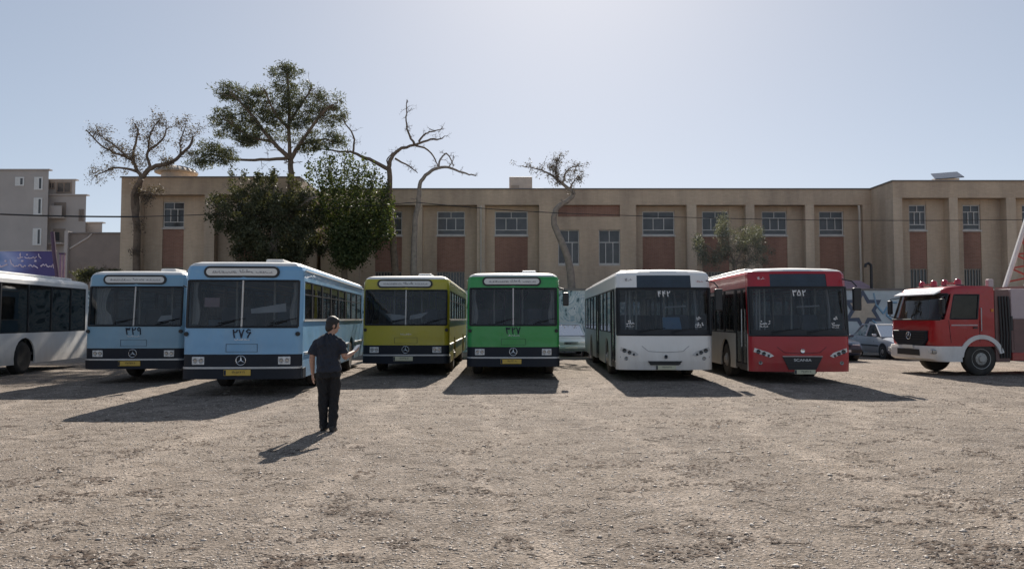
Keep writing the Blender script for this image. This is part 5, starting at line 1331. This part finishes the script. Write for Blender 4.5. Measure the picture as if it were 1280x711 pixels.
ws = g.build('windscreen', 'screen_glass', fe, smooth=True)
fr = MB()
for z, x in ((z0, 1.40), (z1, 1.14)): fr.tube([cab_ring(z, x, xb)[i] for i in (3, 2, 1, 0, 11, 10, 9, 8)], 0.028, 6)
for i in (3, 8): fr.tube([cab_ring(z0, 1.40, xb)[i], cab_ring(z1, 1.14, xb)[i]], 0.03, 6)
fr.build('gasket', 'gasket', ws, smooth=True)
vz = MB(); vz.rings([[(x+dx, y, z+dz) for dx, dz in ((0, 0), (0.22, -0.10), (0.22, -0.13), (0, -0.05))] for x, y, z in ((1.10, -1.0, 2.47), (1.14, 0.0, 2.47), (1.10, 1.0, 2.47))])
vz.build('sun_visor', 'lens', fe)
for s in (-1, 1):
    d_ = MB().prism([(0.94, 1.64), (0.10, 1.64), (0.03, 2.34), (0.80, 2.34)], 'y', s*(W-0.03), s*(W-0.02)).build('door_window', 'truck_glass', fe)
    q = MB()
    for a, b in (((0.94, 1.64), (0.10, 1.64)), ((0.10, 1.64), (0.03, 2.34)), ((0.03, 2.34), (0.80, 2.34)), ((0.80, 2.34), (0.94, 1.64))): q.tube([(a[0], s*(W-0.012), a[1]), (b[0], s*(W-0.012), b[1])], 0.024, 6)
    q.build('frame', 'gasket', d_)
    MB().box(0.12, 0.24, min(s*W, s*(W+0.03)), max(s*W, s*(W+0.03)), 1.36, 1.41).build('door_handle', 'black', fe)
    sm = MB(); sm.tube([(0.98, s*(W+0.002), 1.60), (0.92, s*(W+0.002), 0.95)], 0.007, 5); sm.tube([(0.04, s*(W+0.002), 1.60), (0.04, s*(W+0.002), 0.96)], 0.007, 5); sm.build('door_seam', 'dark_band', fe)
    m = MB().tube([(1.06, s*(W-0.05), 2.30), (1.26, s*(W+0.12), 2.26), (1.28, s*(W+0.14), 1.72), (1.10, s*(W-0.02), 1.66)], 0.018, 6).build('mirror', 'black', fe, smooth=True)
    MB().box(1.22, 1.32, s*(W+0.14)-0.09, s*(W+0.14)+0.09, 1.78, 2.22).build('mirror_housing', 'black', m, bevel=0.03)
    MB().box(0.10, 0.90, min(s*W, s*(W+0.006)), max(s*W, s*(W+0.006)), 1.44, 1.475).build('pale_stripe', 'truck_pink', fe)
    MB().box(xb+0.03, xb+0.10, min(s*W, s*(W+0.02)), max(s*W, s*(W+0.02)), 1.85, 1.93).build('side_lamp', 'amber', fe)
    gh_ = MB().tube([(0.0, s*(W+0.03), 1.30), (0.0, s*(W+0.04), 1.95)], 0.014, 6).tube([(0.0, s*(W-0.01), 1.30), (0.0, s*(W+0.03), 1.30)], 0.012, 6).tube([(0.0, s*(W-0.01), 1.95), (0.0, s*(W+0.04), 1.95)], 0.012, 6)
    gh_.build('grab_handle', 'strip', fe, smooth=True)
# grille + emblem
gr = MB().prism([(-0.86, 1.29), (0.86, 1.29), (0.84, 1.02), (0.62, 0.85), (-0.62, 0.85), (-0.84, 1.02)], 'x', 1.30, 1.47).build('grille', 'dark_band', fe, bevel=0.02)
m = MB()
for k in range(4): m.box(1.471, 1.481, -0.78, 0.78, 1.03+0.07*k, 1.05+0.07*k)
m.build('grille_bars', 'black', gr)
em = MB(); em.tube([(1.49, 0.11*math.cos(2*math.pi*k/24), 1.14+0.11*math.sin(2*math.pi*k/24)) for k in range(25)], 0.010, 6)
for k in range(3):
    a = math.pi/2+k*2*math.pi/3; em.tube([(1.49, 0, 1.14), (1.49, 0.105*math.cos(a), 1.14+0.105*math.sin(a))], [0.022, 0.005], 5)
em.build('emblem', 'chrome', fe)
# bumper (wraps back to the arch)
bp = MB(); rs = []
for z, x, r2 in ((0.40, 1.34, 0.3), (0.48, 1.48, 0.34), (0.74, 1.50, 0.34), (0.845, 1.46, 0.32)):
    rs.append([(p[0], p[1]*1.045, p[2]) for p in cab_ring(z, x, 0.62, r2)])
bp.rings(rs); bp.build('bumper', 'truck_white', fe, smooth=True)
MB().box(1.46, 1.515, -0.55, 0.55, 0.56, 0.74).build('bumper_grille', 'gasket', fe)
MB().box(1.515, 1.525, -0.26, 0.26, 0.76, 0.86).build('licence_plate', 'sign_white', fe)
for s in (-1, 1):
    h = MB().box(1.30, 1.47, s*0.98-0.16, s*0.98+0.16, 0.62, 0.76).build('headlight', 'reflector', fe, bevel=0.03)
    for dy in (-0.07, 0.07): MB().lathe([(0.0, 0.055), (0.012, 0.05), (0.004, 0.03), (0.004, 0.004)], (1.475, s*0.98+dy, 0.69), 'x', 14).build('lamp', 'lens', h, smooth=True)
# arches, steps, wheels
ARC = 0.60
def annulus(y0, y1, ri, ro, a0=12, a1=172, cx=0.0, zc=0.48):
    pts = [(cx+ro*math.cos(R(a0+(a1-a0)*k/14)), zc+ro*math.sin(R(a0+(a1-a0)*k/14))) for k in range(15)] + [(cx+ri*math.cos(R(a1-(a1-a0)*k/14)), zc+ri*math.sin(R(a1-(a1-a0)*k/14))) for k in range(15)]
    return MB().prism(pts, 'y', y0, y1)
for s in (-1, 1):
    annulus(s*(W-0.30), s*(W+0.035), 0.575, 0.70, 5, 165).build('wheel_arch', 'truck_white', fe, smooth=True)
    cabl = MB(); pts = [(0.62, 0.93)] + [(0.70*math.cos(R(a)), 0.48+0.70*math.sin(R(a))) for a in (40, 55, 70, 90, 110, 130, 140)] + [(xb, 0.93), (xb, 0.95), (0.62, 0.95)]
    st = MB().box(0.66, 0.95, min(s*(W-0.1), s*(W+0.02)), max(s*(W-0.1), s*(W+0.02)), 0.52, 0.58).build('step', 'black', fe)
def xwheel(cx, s, r=0.49, dy=0.0):
    m = MB().lathe([(-s*0.28, r*0.56), (-s*0.28, r*0.9), (-s*0.24, r*0.985), (-s*0.14, r), (-s*0.04, r*0.985), (0, r*0.9), (s*0.012, r*0.74), (0, r*0.58)], (cx, s*(W-0.02)+dy, r-0.012), 'y', 32).build('wheel', 'rubber', fe, smooth=True)
    q = MB().lathe([(-s*0.25, r*0.55), (0, r*0.57), (s*0.005, r*0.6), (-s*0.01, r*0.53), (-s*0.06, r*0.46), (s*0.0, r*0.36), (s*0.01, r*0.22), (s*0.06, r*0.19), (s*0.065, 0.02)], (cx, s*(W-0.02)+dy, r-0.012), 'y', 24)
    for k in range(10):
        a = 2*math.pi*k/10; q.cyl((cx+math.cos(a)*r*0.3, s*(W-0.02)+dy-s*0.01, r-0.012+math.sin(a)*r*0.3), (cx+math.cos(a)*r*0.3, s*(W-0.02)+dy+s*0.025, r-0.012+math.sin(a)*r*0.3), 0.016, 6)
    q.build('rim', 'steel', m, smooth=True)
for s in (-1, 1): xwheel(0.0, s); xwheel(-4.2, s)
# dark gap column, chassis, body lockers
MB().box(-0.90, xb-0.04, -W+0.02, W-0.02, 0.38, 2.50).build('equipment_column', 'truck_brown', fe, bevel=0.02)
MB().box(-7.0, 1.2, -0.45, 0.45, 0.50, 0.86).build('chassis', 'black', fe)
MB().box(-7.0, -0.95, -W, W, 1.64, 2.52).build('upper_locker', 'truck_pink', fe, bevel=0.02)
lk = MB(); lk.box(-3.5, -0.95, -W+0.02, W-0.02, 0.66, 1.635); lk.box(-7.0, -4.9, -W+0.02, W-0.02, 0.66, 1.635); lk.build('lower_locker', 'truck_brown', fe)
lk = MB(); lk.box(-3.5, -0.95, -W, W, 0.42, 0.655); lk.box(-7.0, -4.9, -W, W, 0.42, 0.655); lk.build('lower_skirt', 'truck_red', fe, bevel=0.02)
for k in range(5):
    lx = -1.02 - 0.62*k if k < 4 else -5.0
    sh_ = MB()
    for j in range(8): sh_.box(lx-0.56, lx, W-0.018, W-0.008, 0.74+0.11*j, 0.74+0.11*j+0.085)
    sh_.build('roller_shutter', 'truck_brown', fe)
for k in range(4): MB().tube([(-0.60-0.09*k, W+0.0, 0.5), (-0.60-0.09*k, W+0.03, 1.2), (-0.58-0.09*k, W+0.0, 2.3)], 0.03, 8).build('hose', 'black', fe, smooth=True)
MB().box(-0.98, -0.92, W-0.2, W+0.01, 1.30, 1.72).build('locker_catch', 'black', fe)
# roof beacons, horn
for y in (-0.78, 0.35):
    b = MB().box(0.20, 0.42, y-0.42, y+0.42, 2.60, 2.65).build('light_bar', 'black', fe, bevel=0.01)
    m = MB()
    for dy in (-0.30, 0.30): m.lathe([(2.65, 0.10), (2.78, 0.09), (2.83, 0.05), (2.84, 0.01)], (0.31, y+dy, 0), 'z', 14)
    m.box(0.26, 0.36, y-0.18, y+0.18, 2.65, 2.74); m.build('beacon', 'beacon', b, smooth=True)
MB().box(xb-0.02, xb+0.14, W-0.16, W+0.0, 2.56, 2.80).build('air_intake', 'truck_pink', fe, bevel=0.03)
# ladder boom over the body, rising to the rear
lad = MB()
for y in (-0.45, 0.45):
    lad.tube([(-2.0, y, 2.60), (-3.4, y, 6.4)], 0.075, 6)
lad.build('ladder_boom', 'roof_white', fe)
lt = MB()
for y in (-0.45, 0.45):
    lt.tube([(-2.75, y, 2.62), (-4.15, y, 6.4)], 0.05, 6)
    for k in range(9):
        t = k/8; a = Vector((-2.08-1.27*t, y, 2.8+3.45*t)); b2 = Vector((-2.88-1.2*t, y, 2.95+3.3*t))
        lt.tube([a, b2], 0.03, 5)
        if k < 8: lt.tube([b2, Vector((-2.08-1.27*(t+0.125), y, 2.8+3.45*(t+0.125)))], 0.03, 5)
for k in range(10):
    t = k/9; lt.tube([(-2.75-1.4*t, -0.45, 2.62+3.78*t), (-2.75-1.4*t, 0.45, 2.62+3.78*t)], 0.025, 5)
lt.build('ladder_lattice', 'lattice', fe)
MB().box(-3.0, -1.8, -0.6, 0.6, 2.523, 2.63).build('ladder_base', 'truck_brown', fe)
MB().prism([(1.15, 1.20), (0.75, 1.20), (0.75, 1.60), (1.10, 1.64)], 'y', -W+0.08, W-0.08).build('dashboard', 'dash', fe)
for y in (-0.55, 0.55):
    MB().box(-0.15, 0.35, y-0.25, y+0.25, 1.15, 1.30).box(-0.22, -0.08, y-0.24, y+0.24, 1.30, 2.05).build('seat', 'seat', fe, bevel=0.04)
sw = MB().tube([(0.62+0.12*math.sin(2*math.pi*k/20), 0.55+0.22*math.cos(2*math.pi*k/20), 1.70-0.14*math.sin(2*math.pi*k/20)) for k in range(21)], 0.016, 6)
sw.build('steering_wheel', 'black', fe, smooth=True)

# ------------------------------------------------------------------ person
def remeshed(mb, name, material, parent, vox, sm=4, fold=0.0):
    me = bpy.data.meshes.new(name); me.from_pydata(mb.v, [], mb.f)
    bm = bmesh.new(); bm.from_mesh(me); bmesh.ops.recalc_face_normals(bm, faces=bm.faces); bm.to_mesh(me); bm.free()
    t = bpy.data.objects.new('tmp', me); COL.objects.link(t)
    a = t.modifiers.new('r', 'REMESH'); a.mode = 'VOXEL'; a.voxel_size = vox
    b = t.modifiers.new('s', 'SMOOTH'); b.iterations = sm; b.factor = 0.5
    dg = bpy.context.evaluated_depsgraph_get(); dg.update()
    m2 = bpy.data.meshes.new_from_object(t.evaluated_get(dg)); bpy.data.objects.remove(t); bpy.data.meshes.remove(me)
    if fold:
        n_ = len(m2.vertices); c_ = np.empty(n_*3); m2.vertices.foreach_get('co', c_); c_ = c_.reshape(-1, 3); q_ = np.empty(n_*3); m2.vertices.foreach_get('normal', q_); q_ = q_.reshape(-1, 3)
        a_ = np.arctan2(c_[:, 1], c_[:, 0])*2.2
        h_ = (vnoise(a_*1.6+20 + c_[:, 2]*5, c_[:, 2]*11+7 + a_*1.1, 31)-0.5)*fold + (vnoise(c_[:, 0]*22+20, c_[:, 2]*26+40 - c_[:, 0]*14, 32)-0.5)*fold*0.6
        c_ += q_*h_[:, None]; m2.vertices.foreach_set('co', c_.ravel()); m2.update()
    m2.name = name; m2.materials.clear(); m2.materials.append(MT[material]); m2.polygons.foreach_set('use_smooth', [True]*len(m2.polygons))
    o = bpy.data.objects.new(name, m2); COL.objects.link(o)
    if parent: o.parent = parent
    return o
def torso(mb, secs, n=20):
    """secs: (cx, cy, z, rx, ry) with a squarish ellipse"""
    rs = []
    for cx, cy, z, rx, ry in secs:
        ring = []
        for k in range(n):
            a = 2*math.pi*k/n; c, s = math.cos(a), math.sin(a)
            ring.append((cx+rx*math.copysign(abs(c)**0.8, c), cy+ry*math.copysign(abs(s)**0.8, s), z))
        rs.append(ring)
    mb.rings(rs)
pr = thing('person', 'person in navy t-shirt and black trousers walking away, looking down at a phone', 'person', (ax(411.5, 11.2), 11.2, 0))
HT = Vector((0.045, 0.03, 1.545))      # head centre
head_rot = Euler((R(-10), 0, R(-58))).to_matrix().to_4x4()   # looks along +y turned right and down
def headpart(mb): return mb.xform(Matrix.Translation(HT) @ head_rot)
bd = MB()
hd = MB(); hd.ell((0, 0, 0.015), (0.074, 0.094, 0.105), 20, 14); hd.ell((0, 0.028, -0.05), (0.056, 0.066, 0.07), 16, 10)
hd.tube([(0, 0.080, 0.010), (0, 0.108, -0.022)], [0.010, 0.016], 8); hd.ell((0, 0.088, -0.058), (0.022, 0.010, 0.010), 10, 6)
for s in (-1, 1): hd.ell((s*0.074, -0.004, -0.008), (0.010, 0.020, 0.032), 10, 8)
headpart(hd); bd.add(hd.v, hd.f)
bd.tube([(0.012, 0.0, 1.34), (0.028, 0.006, 1.42), (0.042, 0.018, 1.50)], [0.066, 0.056, 0.055], 14)
torso(bd, [(0, 0, 0.84, 0.130, 0.088), (0, 0, 0.95, 0.130, 0.088), (0, 0, 1.06, 0.130, 0.088), (0, 0, 1.20, 0.150, 0.098), (0, 0, 1.30, 0.165, 0.095), (0, 0, 1.36, 0.10, 0.07)])
# legs
LEG = {-1: [(-0.085, 0, 0.90), (-0.079, 0.010, 0.50), (-0.066, 0.03, 0.10)], 1: [(0.085, 0, 0.90), (0.081, 0.03, 0.50), (0.070, -0.07, 0.10)]}
for s in (-1, 1): bd.tube(smooth_pts(LEG[s], 3), [0.070, 0.066, 0.060, 0.052, 0.048, 0.044, 0.040][:7], 12)
# arms: left hangs, right bent with the phone
LA = [(-0.180, 0.0, 1.305), (-0.242, -0.015, 1.08), (-0.245, 0.045, 0.84)]
RA = [(0.180, 0.0, 1.305), (0.240, -0.03, 1.085), (0.330, 0.175, 1.15)]
for A in (LA, RA):
    bd.tube([A[0], (Vector(A[0])+Vector(A[1]))/2, A[1]], [0.048, 0.047, 0.042], 12)
    bd.tube([A[1], Vector(A[1]).lerp(Vector(A[2]), 0.35), A[2]], [0.042, 0.040, 0.027], 12)
def hand(mb, wrist, dirv, palm_n, side, curl):
    d_ = Vector(dirv).normalized(); n_ = Vector(palm_n); n_ = (n_ - d_*n_.dot(d_)).normalized(); u = d_.cross(n_)*side   # u toward the thumb
    wv = Vector(wrist)
    rs = []
    for t, hw_, th in ((0, 0.026, 0.018), (0.03, 0.036, 0.017), (0.07, 0.042, 0.015), (0.092, 0.040, 0.013)):
        c = wv + d_*t; rs.append([c + u*hw_*math.cos(2*math.pi*k/12) + n_*th*math.sin(2*math.pi*k/12) for k in range(12)])
    mb.rings(rs)
    for off, ln in ((0.030, 0.070), (0.010, 0.078), (-0.010, 0.073), (-0.030, 0.058)):
        p = wv + d_*0.080 + u*off; dv = d_.copy(); q = [p]
        for k, f in enumerate((0.45, 0.32, 0.23)):
            dv = (dv + n_*math.tan(curl*(0.7+0.5*k))).normalized(); q.append(q[-1]+dv*ln*f)
        mb.tube(q, [0.0092, 0.0088, 0.008, 0.0065], 8)
    p = wv + d_*0.030 + u*0.028; dv = (d_*0.75+u*0.65+n_*0.35).normalized(); q = [p]
    for f in (0.030, 0.026, 0.020):
        q.append(q[-1]+dv*f); dv = (dv - u*0.30 + d_*0.1 + n_*0.15).normalized()
    mb.tube(q, [0.013, 0.0105, 0.0095, 0.0075], 8)
hand(bd, LA[2], (-0.02, 0.12, -1), (1, 0.2, 0), 1, 0.22)
hand(bd, RA[2], (0.35, 0.75, 0.28), (-0.55, -0.1, 0.8), -1, 0.55)
remeshed(bd, 'body', 'skin', pr, 0.0055, 2)
# hair
hr = MB(); hr.ell((0, -0.014, 0.044), (0.083, 0.096, 0.102), 20, 14); hr.ell((0, -0.040, -0.025), (0.076, 0.066, 0.088), 16, 10); hr.ell((0.058, 0.010, 0.0), (0.022, 0.040, 0.050), 10, 8); hr.ell((-0.058, 0.010, 0.0), (0.022, 0.040, 0.050), 10, 8); hr.ell((0, 0.032, 0.078), (0.068, 0.058, 0.050), 14, 8)
headpart(hr); remeshed(hr, 'hair', 'hair', pr, 0.007, 2)
# shirt
sh = MB()
torso(sh, [(0, 0, 0.865, 0.178, 0.130), (0.002, 0, 0.90, 0.176, 0.130), (0, 0, 1.00, 0.170, 0.124), (0, 0, 1.10, 0.165, 0.118), (0, 0, 1.22, 0.182, 0.122), (0, 0, 1.30, 0.192, 0.118), (0.002, 0, 1.345, 0.170, 0.102), (0.006, 0, 1.385, 0.120, 0.085), (0.012, 0.002, 1.41, 0.076, 0.070)], 24)
for A, s in ((LA, -1), (RA, 1)):
    a0, a1 = Vector(A[0]), Vector(A[1]); sh.tube([a0 + Vector((-s*0.06, 0, 0.002)), a0 + Vector((-s*0.012, 0, -0.008)), a0.lerp(a1, 0.12), a0.lerp(a1, 0.45), a0.lerp(a1, 0.80)], [0.060, 0.066, 0.069, 0.068, 0.073], 14)
sh.tube([(0.012, 0, 1.37), (0.022, 0.002, 1.43)], [0.075, 0.064], 14)
remeshed(sh, 'shirt', 'shirt', pr, 0.008, 9, 0.030)
# trousers
tr = MB(); torso(tr, [(0, 0, 0.78, 0.165, 0.118), (0, 0, 0.86, 0.166, 0.120), (0, 0, 0.95, 0.158, 0.114)], 20)
for s in (-1, 1):
    P_ = [Vector(p) for p in LEG[s]]; P_[2].z = 0.055; P_ = smooth_pts(P_, 3)
    tr.tube(P_, [0.096, 0.092, 0.084, 0.076, 0.070, 0.064, 0.066], 14)
remeshed(tr, 'trousers', 'trousers', pr, 0.008, 4, 0.026)
for s in (-1, 1):
    c = LEG[s][2]; so_ = MB(); so_.ell((c[0]+s*0.012, c[1]+0.055, 0.042), (0.050, 0.135, 0.045), 16, 10); so_.box(c[0]+s*0.012-0.042, c[0]+s*0.012+0.042, c[1]-0.065, c[1]+0.16, -0.008, 0.02); so_.ell((c[0]+s*0.006, c[1]-0.01, 0.07), (0.048, 0.062, 0.055), 14, 8)
    remeshed(so_, 'shoe', 'shoe', pr, 0.008, 2)
ph = MB().box(-0.037, 0.037, -0.075, 0.075, -0.005, 0.005)
wr = Vector(RA[2]) + Vector((0.35, 0.75, 0.28)).normalized()*0.10 + Vector((-0.02, -0.01, 0.028))
ph.xform(Matrix.Translation(pr.location + wr) @ Euler((R(35), R(-10), R(-30))).to_matrix().to_4x4())
tag(ph.build('phone', 'phone', bevel=0.004), 'pale phone held in the right hand of the walking person', 'phone')
